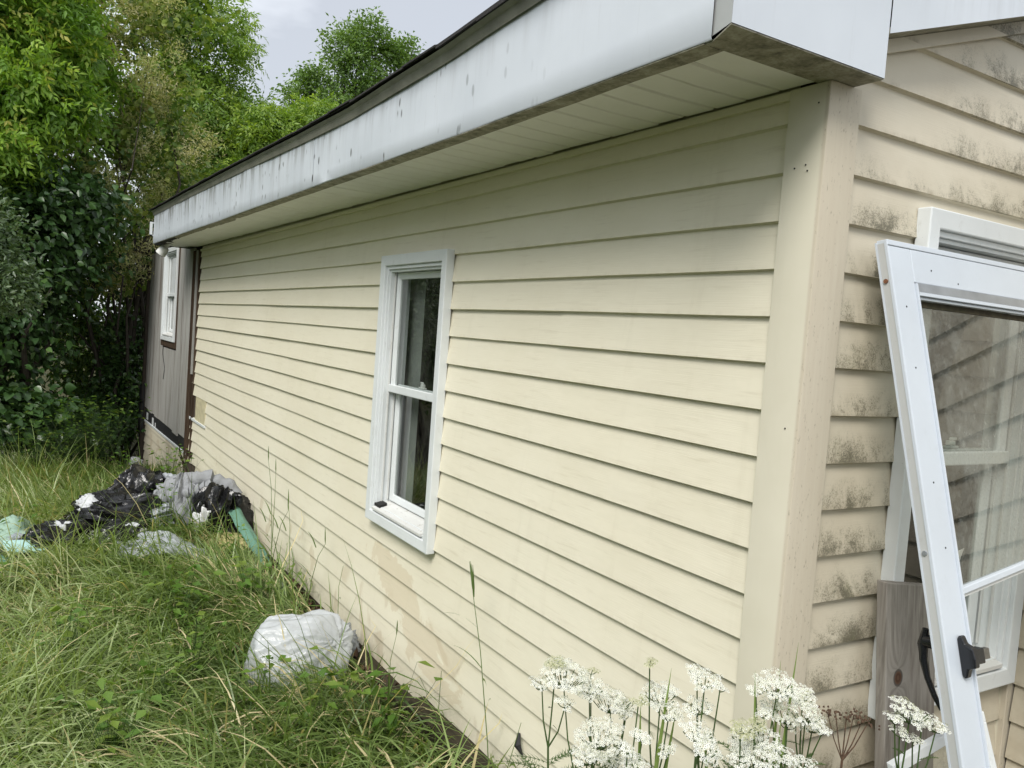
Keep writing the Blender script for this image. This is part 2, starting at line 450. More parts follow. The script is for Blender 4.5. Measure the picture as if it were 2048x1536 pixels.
def mat_leaf(name, stops, trans=0.35, rough=0.45, spec=0.4):
    t = NT(name)
    c = t.ramp(t.attr('tint'), stops)
    pb = t.bsdf(c, rough, None, spec)
    tl = t.n('ShaderNodeBsdfTranslucent')
    c2 = t.mix(1.0, c, (1.35, 1.35, 0.55), 'MULTIPLY')
    t.put(tl.inputs[0], c2)
    m = t.n('ShaderNodeMixShader'); m.inputs[0].default_value = trans
    t.t.links.new(pb, m.inputs[1]); t.t.links.new(tl.outputs[0], m.inputs[2])
    return t.end(m.outputs[0])
M['lf_bright'] = mat_leaf('boxelder_leaf', [(0.0, (0.073, 0.161, 0.024)), (0.5, (0.166, 0.299, 0.039)), (0.85, (0.289, 0.421, 0.062)), (1.0, (0.478, 0.459, 0.098))], 0.42)
M['lf_mid'] = mat_leaf('background_boxelder_leaf', [(0.0, (0.070, 0.137, 0.025)), (0.6, (0.170, 0.281, 0.048)), (1.0, (0.308, 0.417, 0.070))], 0.42)
M['lf_dark'] = mat_leaf('dark_broad_leaf', [(0.0, (0.023, 0.053, 0.017)), (0.6, (0.050, 0.106, 0.031)), (1.0, (0.103, 0.182, 0.048))], 0.22, 0.32, 0.5)
M['lf_grey'] = mat_leaf('small_greyish_leaf', [(0.0, (0.044, 0.081, 0.033)), (0.6, (0.094, 0.147, 0.062)), (1.0, (0.163, 0.219, 0.106))], 0.25, 0.4, 0.5)
M['lf_far'] = mat_leaf('deep_green_leaf', [(0.0, (0.055, 0.112, 0.029)), (0.6, (0.112, 0.199, 0.044)), (1.0, (0.183, 0.290, 0.064))], 0.35)
M['lf_brush'] = mat_leaf('brush_leaf', [(0.0, (0.035, 0.075, 0.021)), (0.5, (0.095, 0.169, 0.034)), (1.0, (0.277, 0.338, 0.068))], 0.35)
M['lf_weed'] = mat_leaf('weed_leaf', [(0.0, (0.05, 0.11, 0.015)), (0.6, (0.10, 0.20, 0.025)), (1.0, (0.20, 0.28, 0.05))], 0.35)
M['plume'] = mat_leaf('tan_plume', [(0.0, (0.32, 0.36, 0.13)), (0.5, (0.52, 0.52, 0.27)), (1.0, (0.66, 0.59, 0.40))], 0.45, 0.8, 0.1)
M['grass'] = mat_leaf('long_grass_blade', [(0.0, (0.078, 0.134, 0.031)), (0.35, (0.182, 0.266, 0.072)), (0.62, (0.306, 0.390, 0.154)), (0.80, (0.450, 0.512, 0.283)), (0.86, (0.560, 0.491, 0.268)), (1.0, (0.730, 0.621, 0.392))], 0.32, 0.40, 0.5)
M['yarrow_green'] = mat_leaf('yarrow_green', [(0.0, (0.045, 0.085, 0.025)), (1.0, (0.10, 0.16, 0.05))], 0.25)
M['petal'] = mat_leaf('white_petal', [(0.0, (0.74, 0.76, 0.72)), (1.0, (0.86, 0.87, 0.86))], 0.25, 0.6, 0.2)
M['petal_cream'] = mat_leaf('cream_bud', [(0.0, (0.30, 0.32, 0.16)), (1.0, (0.62, 0.61, 0.46))], 0.2, 0.6, 0.2)
M['floret_eye'] = simple('floret_centre', (0.20, 0.19, 0.115), 0.8, 0.2, 300)
M['dry'] = simple('dry_brown_stalk', (0.10, 0.058, 0.035), 0.8, 0.4, 80)
M['bark'] = mat_wood('grey_brown_bark', (0.035, 0.029, 0.022), (0.095, 0.082, 0.065), True, 0.3)
def mat_ground():
    t = NT('thatch_and_soil'); p = t.pos()
    a = t.noise(p, 9, 6, 0.7); b = t.noise(p, 60, 5, 0.7)
    c = t.ramp(a, [(0.3, (0.022, 0.022, 0.010)), (0.55, (0.05, 0.052, 0.02)), (0.75, (0.10, 0.08, 0.04))])
    c = t.mix(t.math('MULTIPLY', t.step(b, 0.5, 0.75), 0.5), c, (0.15, 0.115, 0.06))
    return t.end(t.bsdf(c, 0.95, t.bump(b, 0.8, 0.02), 0.1))
M['ground'] = mat_ground()

def mat_bag(name, col, rough, wr=0.35, trans=0.0, spec=0.5):
    t = NT(name); p = t.obj()
    q = t.map(p, (1, 1, 1.0))
    n1 = t.noise(q, 9, 3, 0.5, 1.6)
    n2 = t.noise(q, 30, 4, 0.6, 0.8)
    rid = t.math('ABSOLUTE', t.math('SUBTRACT', n1, 0.5))
    rid2 = t.math('ABSOLUTE', t.math('SUBTRACT', n2, 0.5))
    h = t.math('ADD', rid, t.math('MULTIPLY', rid2, 0.35))
    nr = t.bump(h, wr, 0.035)
    c = t.ramp(n1, [(0.3, tuple(x * 0.85 for x in col)), (0.7, col)])
    b = t.bsdf(c, rough, nr, spec)
    if trans:
        tl = t.n('ShaderNodeBsdfTranslucent'); t.put(tl.inputs[0], col)
        tp = t.n('ShaderNodeBsdfTransparent'); t.put(tp.inputs[0], (0.9, 0.92, 0.95))
        m = t.n('ShaderNodeMixShader'); m.inputs[0].default_value = 0.4
        t.t.links.new(b, m.inputs[1]); t.t.links.new(tl.outputs[0], m.inputs[2])
        m2 = t.n('ShaderNodeMixShader'); m2.inputs[0].default_value = trans
        t.t.links.new(m.outputs[0], m2.inputs[1]); t.t.links.new(tp.outputs[0], m2.inputs[2])
        return t.end(m2.outputs[0])
    return t.end(b)
M['bag_black'] = mat_bag('black_bin_liner', (0.009, 0.009, 0.010), 0.19, 0.22, 0, 0.5)
M['bag_white'] = mat_bag('milky_plastic_bag', (0.80, 0.83, 0.86), 0.19, 0.30, 0.10, 0.6)
M['bag_clear'] = mat_bag('clear_plastic_bag', (0.62, 0.66, 0.71), 0.22, 0.5, 0.38)
M['cloth_grey'] = mat_bag('grey_wet_cloth', (0.30, 0.31, 0.325), 0.85, 0.5, 0, 0.15)
M['cloth_pale'] = mat_bag('pale_blue_grey_cloth', (0.42, 0.45, 0.48), 0.85, 0.5, 0, 0.15)
M['cloth_white'] = mat_bag('white_cloth', (0.72, 0.73, 0.74), 0.8, 0.45, 0, 0.2)
M['scrap_white'] = mat_bag('torn_white_film', (0.56, 0.58, 0.60), 0.5, 0.2)
M['tarp_green'] = mat_bag('faded_green_tarp', (0.13, 0.27, 0.20), 0.5, 0.25)
M['tarp_pale'] = mat_bag('pale_green_tarp', (0.30, 0.43, 0.35), 0.55, 0.3)
M['teal'] = mat_bag('turquoise_plastic', (0.42, 0.66, 0.63), 0.45, 0.12)
M['yellow'] = mat_bag('yellow_wadding', (0.50, 0.45, 0.22), 0.9, 0.8, 0, 0.1)
M['blue'] = simple('blue_plastic', (0.03, 0.09, 0.32), 0.4, 0.1)
M['orange'] = simple('salmon_plastic', (0.50, 0.24, 0.14), 0.45, 0.15)
M['strap'] = simple('brown_strap', (0.10, 0.05, 0.028), 0.6, 0.2)

# ------------------------------------------------------------------ ground
def smst(a, b, x):
    t = np.clip((x - a) / (b - a), 0, 1)
    return t * t * (3 - 2 * t)
def gz(x, y):
    x = np.asarray(x, float); y = np.asarray(y, float)
    z = -0.29 - 0.62 * smst(7.6, 12.0, y) - 0.5 * smst(12, 30, y)
    z = z + 0.17 * (1 - smst(0.2, 2.4, np.hypot(np.minimum(x - 0.1, 0) * 0.9, y + 0.3)))
    z = z + 0.05 * np.sin(x * 2.3 + y * 0.9) * np.sin(y * 1.7 - x) * smst(-0.1, -0.7, x)
    z = z + 0.10 * np.exp(-(((x + 0.9) / 0.8) ** 2 + ((y - 5.6) / 0.8) ** 2))
    return z
def make_ground():
    def axis(lo, hi, a, b, fine, coarse):
        v = list(np.arange(a, b, fine)); x = a
        while x > lo: x -= coarse; v.insert(0, x); coarse *= 1.25
        x = b; c = 0.3
        while x < hi: x += c; v.append(x); c *= 1.25
        return np.array(v)
    xs = axis(-120, 120, -5, 1.2, 0.1, 0.3); ys = axis(-60, 160, -2, 12, 0.1, 0.3)
    X, Y = np.meshgrid(xs, ys)
    Z = gz(X, Y)
    V = np.stack([X, Y, Z], -1).reshape(-1, 3)
    w = len(xs)
    i, j = np.meshgrid(np.arange(len(xs) - 1), np.arange(len(ys) - 1))
    b = (j * w + i).ravel()
    F = np.stack([b, b + 1, b + w + 1, b + w], 1)
    o = npmesh('ground', V, F, 4, M['ground'], None, True)
    tag(o, kind='structure', label='dark soil and thatch of the overgrown yard')
make_ground()

# ------------------------------------------------------------------ the house
house = root('house', (0, 0, 0), 'cream vinyl sided house with white fascia and a bare plywood patch', 'house')
E_ = 0.127
LW = lambda a, o, z: (0.0145 - o, a, z)          # long wall: a along y
GW = lambda a, o, z: (a, 0.0145 - o, z)          # gable wall: a along x
BW = lambda a, o, z: (1.185 - o, a, z)           # side of the projection at the right
PROF = [(-0.004, 0.003), (0.0, 0.0100), (0.0008, 0.0180), (0.064, 0.0104), (0.127, 0.0030), (0.133, 0.0025)]

def plank(T, a0, a1, k, mat, zlo=-9, zhi=9, over=0.0, wav=1.0, a0z=None, name='siding_plank', sag=None):
    zb = 2.2 - E_ * k
    rows = []
    for dz, ou in PROF:
        rows.append([zb + dz, ou])
    # clip rows
    out = []
    for i in range(len(rows)):
        z, o = rows[i]
        if z < zlo:
            if i + 1 < len(rows) and rows[i + 1][0] > zlo:
                z1, o1 = rows[i + 1]; t = (zlo - z) / (z1 - z); out.append((zlo, o + (o1 - o) * t))
            continue
        if z > zhi:
            if i > 0 and rows[i - 1][0] < zhi:
                z1, o1 = rows[i - 1]; t = (zhi - z1) / (z - z1); out.append((zhi, o1 + (o - o1) * t))
            break
        out.append((z, o))
    if len(out) < 2 or a1 - a0 < 0.01: return None
    n = max(2, int((a1 - a0) / 0.22))
    mb = MB()
    vs = []
    for z, o in out:
        s0 = a0 if a0z is None else a0z(z)
        s0 = min(s0, a1 - 0.005)
        for i in range(n + 1):
            a = s0 + (a1 - s0) * i / n
            dz = wav * 0.0022 * nz(a * 0.9, k * 3.1, 1.7) + wav * 0.0012 * nz(a * 2.9, k * 5.1, 4.7)
            do = wav * 0.0022 * (0.5 + nz(a * 1.3, z * 5.0, 9.3)) + over
            if sag: dz += sag(a, k)
            vs.append(T(a, o + do, z + dz))
    w = n + 1
    fs = [(j * w + i, j * w + i + 1, (j + 1) * w + i + 1, (j + 1) * w + i) for j in range(len(out) - 1) for i in range(n)]
    mb.add(vs, fs)
    return mb.build(name, mat, house, True, 28)

# --- long wall
WA0, WA1, WZ0, WZ1 = 2.02, 2.815, 0.530, 1.968
frame_pad = 0.035
def base_z(y): return np.interp(y, [0, 1.3, 1.85, 2.44, 3.6, 5.6, 8.4], [-0.075, -0.11, -0.155, -0.171, -0.205, -0.222, -0.235])
JOINTS = {14: [1.36], 13: [3.57], 15: [5.46], 16: [3.9], 9: [6.1], 5: [1.1], 4: [5.2], 10: [3.95], 17: [1.9], 7: [4.6], 2: [3.2], 18: [4.4]}
def lsag(a, k):
    s = 0.0
    if k >= 12: s += 0.014 * math.exp(-((a - 7.6) / 0.55) ** 2) * (k - 11) / 5 - 0.02 * max(0, a - 8.0) * (k - 11) / 4
    return s
for k in range(-1, 20):
    zb = 2.2 - E_ * k
    lim = 8.13 + 0.03 * nz(k * 7.7, 0.3) + (0.012 * k if k < 12 else 0)
    if k == 12: lim = 8.2
    if k in (13, 14): lim = 7.50
    if k >= 15: lim = 8.30 + 0.10 * (k - 15)
    if k == 18: lim = 8.1
    if k == 19: lim = 7.9
    spans = [(0.10, lim)]
    for j in JOINTS.get(k, []):
        spans = [s for a, b in spans for s in ([(a, j + 0.02), (j - 0.02, b)] if a < j < b else [(a, b)])]
    for si, (a, b) in enumerate(spans):
        ov = 0.0 if si % 2 == 0 else -0.003
        kw = dict(over=ov, sag=lsag)
        if k == -1: plank(LW, a, b, k, M['siding'], zhi=2.262, **kw); continue
        zt = zb + E_
        c0, c1 = WA0 + frame_pad, WA1 - frame_pad
        h0, h1 = WZ0 + frame_pad, WZ1 - frame_pad
        if zt <= h0 or zb >= h1 or b <= c0 or a >= c1:
            if k == 19:
                # last course is cut along a sloping ground line
                o = plank(LW, a, b, k, M['siding'], **kw)
                continue
            plank(LW, a, b, k, M['siding'], **kw)
        else:
            if a < c0: plank(LW, a, c0, k, M['siding'], **kw)
            if b > c1: plank(LW, c1, b, k, M['siding'], **kw)
            if zt > h1: plank(LW, c0, c1, k, M['siding'], zlo=h1, **kw)
            if zb < h0: plank(LW, c0, c1, k, M['siding'], zhi=h0, **kw)
# lower courses running on below the plywood
for k in range(18, 25):
    zb = 2.2 - E_ * k
    a0 = 8.05 if k == 18 else 8.75 - 0.12 * max(0, 21 - k)
    if k == 18: plank(LW, 8.12, 11.85, k, M['siding'], zhi=-0.035, sag=lambda a, k: -0.012 * (a - 8)); continue
    plank(LW, a0, 11.85, k, M['siding'], sag=lambda a, k: -0.012 * (a - 8))

# --- gable wall
GA0, GA1, GZ0, GZ1 = 0.415, 1.143, 0.562, 2.030
rake = lambda z: 0.085 + (z - 2.375) / 0.332 if z > 2.375 else 0.10
for k in range(-11, 19):
    zb = 2.2 - E_ * k
    end = 1.150 if k >= -1 else 3.4
    kw = dict(a0z=rake if zb + E_ > 2.37 else None, wav=1.2)
    if k < -1 and rake(zb) > 3.3: continue
    c0, c1, h0, h1 = GA0 + frame_pad, GA1 - frame_pad, GZ0 + frame_pad, GZ1 - frame_pad
    zt = zb + E_
    if zt <= h0 or zb >= h1: plank(GW, 0.10, end, k, M['siding_dirty'], **kw)
    else:
        plank(GW, 0.10, c0, k, M['siding_dirty'], **kw)
        plank(GW, c1, end, k, M['siding_dirty'], **kw)
        if zt > h1: plank(GW, c0, c1, k, M['siding_dirty'], zlo=h1, **kw)
        if zb < h0: plank(GW, c0, c1, k, M['siding_dirty'], zhi=h0, **kw)
# --- projection at the right of the gable (its side wall faces the long wall's way)
for k in range(1, 19):
    plank(BW, -1.5, -0.025, k, M['siding_dirty'], wav=1.2)
mb = MB(); mb.box((1.146, -0.020, -0.25), (1.188, 0.016, 2.2)); mb.build('inside_corner_trim', M['post'], house, bevel=0.003)
mb = MB(); mb.box((1.2, -1.52, -0.3), (6.8, 0.06, 2.20)); mb.build('projection_wall', M['sheath'], house)
mb = MB(); mb.box((1.09, -1.62, 2.212), (6.9, 0.012, 2.30)); mb.build('projection_roof', M['shingle'], house)

# --- sheathing behind the siding, ceiling, far faces
def rect_hole(T, a0, a1, z0, z1, h, o0, o1, mat, name):
    mb = MB()
    (b0, b1, y0, y1) = h
    for (p0, p1, q0, q1) in ((a0, b0, z0, z1), (b1, a1, z0, z1), (b0, b1, z0, y0), (b0, b1, y1, z1)):
        mb.box((p0, o0, q0), (p1, o1, q1), lambda a, o, z: T(a, o, z))
    return mb.build(name, mat, house)
rect_hole(LW, 9.0, 12.0, -1.3, 2.45, (9.52, 10.45, 1.25, 2.35), -0.03, -0.0005, M['sheath'], 'wall_sheathing')
rect_hole(LW, 0.05, 9.0, -1.3, 2.3, (WA0 + .05, WA1 - .05, WZ0 + .05, WZ1 - .05), -0.03, -0.0005, M['sheath'], 'wall_sheathing')
rect_hole(GW, 0.05, 1.2, -0.4, 2.31, (GA0 + .05, GA1 - .05, GZ0 + .05, GZ1 - .05), -0.03, -0.0005, M['sheath'], 'wall_sheathing')
mb = MB()
mb.box((1.2, 0.0155, 2.2), (6.8, 0.05, 2.31))
mb.prism([(0.06, 2.31), (6.8, 2.31), (3.45, 3.46)], lambda x, z: (x, 0.0155, z), lambda x, z: (x, 0.06, z))
mb.box((0.06, 11.97, -1.3), (6.8, 12.0, 2.3)); mb.box((6.78, 0.06, -1.3), (6.8, 11.96, 2.3)); mb.box((0.05, 0.07, 2.315), (6.8, 11.95, 2.325))
mb.build('house_shell', M['sheath'], house)

# --- corner post, wall top trim
def corner_post():
    mb = MB()
    r = 0.007
    o = -0.0125
    poly = [(o, 0.115), (o, o + r), (o + r * 0.3, o + r * 0.3), (o + r, o), (0.108, o), (0.108, 0.013), (0.0135, 0.013), (0.0135, 0.115)]
    n = 14
    vs = []
    for i in range(n + 1):
        z = -0.16 + (2.285 + 0.16) * i / n
        d = 0.0016 * nz(z * 2.2, 3.3)
        for x, y in poly: vs.append((x + d, y + d, z))
    m = len(poly)
    fs = [(i * m + j, i * m + (j + 1) % m, (i + 1) * m + (j + 1) % m, (i + 1) * m + j) for i in range(n) for j in range(m)]
    fs += [tuple(range(m))[::-1], tuple(range(n * m, n * m + m))]
    mb.add(vs, fs)
    mb.build('corner_post', M['post'], house, True, 40)
corner_post()
mb = MB(); mb.box((-0.010, 0.116, 2.262), (0.014, 8.15, 2.2865)); mb.build('wall_top_trim', M['siding'], house, bevel=0.003)

# --- soffit: one panel after another along the eave
def sof_h(y): return float(np.interp(y, [0, 1.3, 3, 5, 8.7], [0, 0.0, 0.006, 0.012, 0.03]))
NP = 72
panel_mesh = None
for i in range(NP):
    y0 = 0.03 + 0.1205 * i
    mb = MB()
    w = 0.1205
    jx = 0.0
    prof = [(0.0, 0.006), (0.006, 0.0), (w * 0.93, 0.0008), (w - 0.004, 0.002), (w, 0.009)]
    if panel_mesh is None:
        vs = []
        for x in (-0.355, -0.2, -0.012):
            sagp = 0.0025 if x == -0.2 else 0
            for a, h in prof: vs.append((x, a, h - sagp))
        m = len(prof)
        fs = [(j * m + k, j * m + k + 1, (j + 1) * m + k + 1, (j + 1) * m + k) for j in range(2) for k in range(m - 1)]
        mb.add(vs, fs)
        o = mb.build('soffit_panel', M['soffit'], house, False)
        panel_mesh = o.data
    else:
        o = link('soffit_panel', panel_mesh, None, house)
    o.location = (random.uniform(-0.006, 0.004), y0, 2.2905 + sof_h(y0) + random.uniform(-0.0012, 0.0012))
    o.rotation_euler = (0, random.uniform(-0.004, 0.006), random.uniform(-0.004, 0.004))
mb = MB(); mb.box((-0.4, 0.0, 2.318), (0.05, 8.75, 2.324)); mb.build('eave_lining', M['dark'], house)

# --- fascia
FB = lambda y: float(np.interp(y, [-0.1, 1.3, 3.1, 5.0, 8.8], [2.290, 2.288, 2.297, 2.306, 2.331]))
FT = lambda y: float(np.interp(y, [-0.1, 0.3, 0.86, 1.36, 2.4, 3.2, 4.34, 6.0, 8.8], [2.66, 2.63, 2.601, 2.574, 2.551, 2.563, 2.589, 2.62, 2.658]))
def fascia_panel(y0, y1, ov):
    mb = MB()
    n = int((y1 - y0) / 0.12)
    rowsv = []
    for f in (0.0, 0.012, 0.25, 0.5, 0.75, 1.0):
        row = []
        for i in range(n + 1):
            y = y0 + (y1 - y0) * i / n
            b, t_ = FB(y), FT(y)
            x = -0.412 - ov + 0.004 * nz(y * 1.6, f * 2.5, 2.2) + 0.0022 * nz(y * 6, f * 3, 5.2)
            if f == 0.0: x += 0.0025
            row.append((x, y, b + (t_ - b) * f))
        rowsv.append(row)
    # return lip under the bottom edge
    lip = [(-0.380, p[1], p[2] + 0.002) for p in rowsv[0]]
    rowsv.insert(0, lip)
    w = n + 1
    mb.add([p for r in rowsv for p in r], [(j * w + i, j * w + i + 1, (j + 1) * w + i + 1, (j + 1) * w + i) for j in range(len(rowsv) - 1) for i in range(n)])
    return mb.build('fascia_panel', M['fascia'], house, True, 40)
fascia_panel(0.004, 2.95, 0.0); fascia_panel(2.92, 5.92, 0.0015); fascia_panel(5.89, 8.74, 0.003)
mb = MB(); mb.box((-0.40, 8.70, 2.325), (0.02, 8.735, 2.66)); mb.build('fascia_end', M['fascia'], house)
# mouldy lip between fascia and soffit
mb = MB()
n = 90
vs = []
for i in range(n + 1):
    y = 0.03 + 8.68 * i / n
    z = FB(y) - 0.0035
    xo = -0.4085; xi = -0.345 + 0.006 * nz(y * 4.0, 1.1) + (0.012 if y > 5 else 0)
    vs += [(xo, y, z + 0.012), (xo + 0.001, y, z), (xi - 0.02, y, z - 0.001), (xi, y, z + 0.001), (xi + 0.002, y, z + 0.010)]
mb.add(vs, [(i * 5 + k, i * 5 + k + 1, (i + 1) * 5 + k + 1, (i + 1) * 5 + k) for i in range(n) for k in range(4)])
mb.build('soffit_channel', M['mould'], house, True, 30)

# eave return at the corner (boxed end) with rake fascia
mb = MB()
yF = -0.095
def endface(u, v):
    x = -0.451 + (0.080 + 0.451) * u
    z = 2.290 + 0.55 * v
    return (x, yF + 0.002 * nz(x * 3, z * 3), z)
mb.grid(endface, 8, 6)
mb.add([(0.080, yF, 2.29), (0.080, yF, 2.84), (0.080, 0.0, 2.84), (0.080, 0.0, 2.29)], [(0, 1, 2, 3)])
mb.build('eave_return_box', M['fascia'], house, True, 40)
mb = MB()
mb.prism([(-0.449, -0.093), (0.078, -0.093), (0.078, 0.030), (-0.404, 0.030), (-0.404, 0.008)], lambda x, y: (x, y, 2.2865), lambda x, y: (x, y, 2.2900)); mb.build('eave_return_soffit', M['mould'], house)
mb = MB(); mb.add([(-0.449, yF + 0.002, 2.291), (-0.449, yF + 0.002, 2.84), (-0.404, 0.012, 2.84), (-0.404, 0.012, 2.300)], [(0, 1, 2, 3)]); mb.build('corner_gap_backing', M['door_edge'], house)
SL = 0.332
mb = MB()
def rakeface(u, v):
    x = 0.083 + 3.4 * u
    zb = 2.400 + (x - 0.083) * SL
    return (x, yF - 0.0015 + 0.0015 * nz(x * 2, v * 2), zb + 0.26 * v)
mb.grid(rakeface, 16, 3)
mb.build('rake_fascia', M['fascia'], house, True, 40)
mb = MB()
f0 = lambda x, z: (x, yF + 0.001, z)
f1 = lambda x, z: (x, 0.004, z)
mb.prism([(0.083, 2.400), (3.48, 2.400 + 3.397 * SL), (3.48, 2.415 + 3.397 * SL), (0.083, 2.415)], f0, f1)
mb.build('rake_soffit', M['mould'], house)
mb = MB()
mb.prism([(0.083, 2.362), (3.48, 2.362 + 3.397 * SL), (3.48, 2.3985 + 3.397 * SL), (0.083, 2.3985)], lambda x, z: (x, -0.016, z), lambda x, z: (x, 0.003, z))
mb.build('rake_trim', M['siding_dirty'], house)

# --- drip edge, roof, shingles at the eave
mb = MB()
n = 80
vs = []
for i in range(n + 1):
    y = -0.10 + 8.88 * i / n
    t_ = FT(y)
    wv = 0.003 * nz(y * 2.0, 7.7)
    vs += [(-0.4175, y, t_ - 0.002), (-0.420 + wv, y, t_ - 0.010), (-0.425 + wv, y, t_ + 0.004), (-0.430 + wv, y, t_ + 0.024), (-0.448 + wv, y, t_ + 0.034), (-0.30, y, t_ + 0.094)]
mb.add(vs, [(i * 6 + k, i * 6 + k + 1, (i + 1) * 6 + k + 1, (i + 1) * 6 + k) for i in range(n) for k in range(5)])
mb.build('drip_edge', M['drip'], house, True, 30)
roof = None
mb = MB()
n = 40
vs = []
for i in range(n + 1):
    y = -0.11 + 8.90 * i / n
    z0 = FT(y) + 0.043
    vs += [(-0.455, y, z0), (3.45, y, z0 + 3.905 * SL), (7.3, y, z0), (-0.455, y, z0 + 0.008), (3.45, y, z0 + 3.905 * SL + 0.008), (7.3, y, z0 + 0.008)]
fs = []
for i in range(n):
    a, b = i * 6, (i + 1) * 6
    fs += [(a, b, b + 1, a + 1), (a + 1, b + 1, b + 2, a + 2), (a + 3, a + 4, b + 4, b + 3), (a + 4, a + 5, b + 5, b + 4), (a, a + 3, b + 3, b), (a + 2, b + 2, b + 5, a + 5)]
fs += [(0, 1, 4, 3), (1, 2, 5, 4), (n * 6, n * 6 + 3, n * 6 + 4, n * 6 + 1), (n * 6 + 1, n * 6 + 4, n * 6 + 5, n * 6 + 2)]
mb.add(vs, fs)
roof = mb.build('roof', M['shingle'], house)
shm = None
for c in range(2):
    y = -0.12 - 0.1 * c
    while y < 8.6:
        w = 0.30
        if shm is None:
            mb = MB(); mb.box((0, 0, 0), (0.33, 0.296, 0.007), lambda x, yy, z: (x, yy, z + x * SL)); o = mb.build('shingle', M['shingle'], roof); shm = o.data
        else:
            o = link('shingle', shm, None, roof)
        o.location = (-0.462 + 0.135 * c + random.uniform(-0.004, 0.003), y, min(FT(y), FT(y + .3)) + 0.046 + (0.135 * SL + 0.004) * c + random.uniform(0, 0.002))
        o.rotation_euler = (math.atan((FT(y + .3) - FT(y)) / .3), random.uniform(-0.006, 0.01), random.uniform(-0.006, 0.006))
        y += w

# --- windows
def make_window(T, a0, a1, z0, z1, zm, label, curtain, lock=True, flip=1, sill_mat='win_grime'):
    cx = T((a0 + a1) / 2, 0, (z0 + z1) / 2)
    w = link('window', None, None, house)
    w['label'] = label
    w.location = cx
    def ring(name, a0, a1, z0, z1, wd_, o0, o1, mat, bev=0.002, chamfer=0.0):
        mb = MB()
        A = [(a0, z0), (a1, z0), (a1, z1), (a0, z1)]
        B = [(a0 + wd_, z0 + wd_), (a1 - wd_, z0 + wd_), (a1 - wd_, z1 - wd_), (a0 + wd_, z1 - wd_)]
        vs = [T(a, o0, z) for a, z in A] + [T(a, o0, z) for a, z in B] + [T(a, o1, z) for a, z in A] + [T(a, o1 - chamfer, z) for a, z in B]
        fs = []
        for i in range(4):
            j = (i + 1) % 4
            fs += [(8 + i, 8 + j, 12 + j, 12 + i), (i, j, 8 + j, 8 + i), (4 + i, 12 + i, 12 + j, 4 + j), (i, 4 + i, 4 + j, j)]
        mb.add(vs, fs)
        return mb.build(name, M[mat], w, bevel=bev)
    ring('casing', a0, a1, z0, z1, 0.055, -0.002, 0.042, 'win_white', 0.004, 0.003)
    ring('casing_step', a0 + 0.0555, a1 - 0.0555, z0 + 0.0555, z1 - 0.0555, 0.018, -0.002, 0.026, 'win_white', 0.003)
    jo = 0.074
    ring('jamb', a0 + jo, a1 - jo, z0 + jo, z1 - jo, 0.012, -0.105, 0.014, 'win_white', 0.0015)
    j0, j1, k0, k1 = a0 + jo + 0.0125, a1 - jo - 0.0125, z0 + jo + 0.0125, z1 - jo - 0.0125
    # side tracks
    for s, e in ((j0, j0 + 0.009), (j1 - 0.009, j1)):
        mb = MB(); mb.box((s, -0.050, k0 + 0.03), (e, -0.044, k1), T); mb.box((s, -0.016, k0 + 0.02), (e, -0.010, k1), T)
        mb.build('sash_track', M[sill_mat], w)
    # sill: sloped, dirty
    mb = MB()
    mb.add([T(j0, -0.10, k0 + 0.030), T(j1, -0.10, k0 + 0.030), T(j1, 0.040, k0 - 0.010), T(j0, 0.040, k0 - 0.010),
            T(j0, -0.10, k0 - 0.01), T(j1, -0.10, k0 - 0.01), T(j1, 0.040, k0 - 0.022), T(j0, 0.040, k0 - 0.022)],
           [(0, 1, 2, 3), (3, 2, 6, 7), (0, 3, 7, 4), (1, 5, 6, 2)])
    mb.build('sill', M[sill_mat], w)
    # upper (outer) and lower (inner) sash
    ring('sash', j0 + 0.010, j1 - 0.010, zm - 0.018, k1 - 0.002, 0.034, -0.043, -0.018, 'win_white', 0.004, 0.008)
    ring('sash', j0 + 0.010, j1 - 0.010, k0 + 0.026, zm + 0.020, 0.036, -0.078, -0.053, 'win_white', 0.004, 0.008)
    mb = MB(); mb.box((j0 + 0.006, -0.018, zm - 0.024), (j1 - 0.006, -0.008, zm + 0.018), T); mb.build('meeting_rail', M['win_white'], w, bevel=0.004)
    for zz0, zz1, oo in ((zm + 0.01, k1 - 0.03, -0.032), (k0 + 0.05, zm, -0.067)):
        mb = MB(); mb.add([T(j0 + 0.03, oo, zz0), T(j1 - 0.03, oo, zz0), T(j1 - 0.03, oo, zz1), T(j0 + 0.03, oo, zz1)], [(0, 1, 2, 3)])
        mb.build('pane', M['glass'], w)
    if lock:
        am = (j0 + j1) / 2 - 0.02 * flip
        mb = MB(); mb.box((am - 0.035, -0.068, zm + 0.021), (am + 0.035, -0.052, zm + 0.030), T); mb.box((am - 0.014, -0.070, zm + 0.030), (am + 0.018, -0.054, zm + 0.046), T)
        mb.box((am - 0.004, -0.066, zm + 0.046), (am + 0.034, -0.060, zm + 0.056), T)
        mb.build('sash_lock', M['win_grime'], w, bevel=0.003)
    # the dark room behind
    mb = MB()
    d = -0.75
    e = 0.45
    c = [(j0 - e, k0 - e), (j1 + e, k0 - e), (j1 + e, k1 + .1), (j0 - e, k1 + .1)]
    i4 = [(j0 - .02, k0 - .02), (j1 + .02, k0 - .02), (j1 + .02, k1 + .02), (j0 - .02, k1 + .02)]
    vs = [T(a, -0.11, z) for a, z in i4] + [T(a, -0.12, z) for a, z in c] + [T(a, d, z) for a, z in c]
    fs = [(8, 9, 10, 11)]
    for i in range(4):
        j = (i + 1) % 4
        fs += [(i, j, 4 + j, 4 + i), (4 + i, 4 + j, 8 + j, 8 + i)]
    mb.add(vs, fs); mb.build('room_interior', M['room'], w)
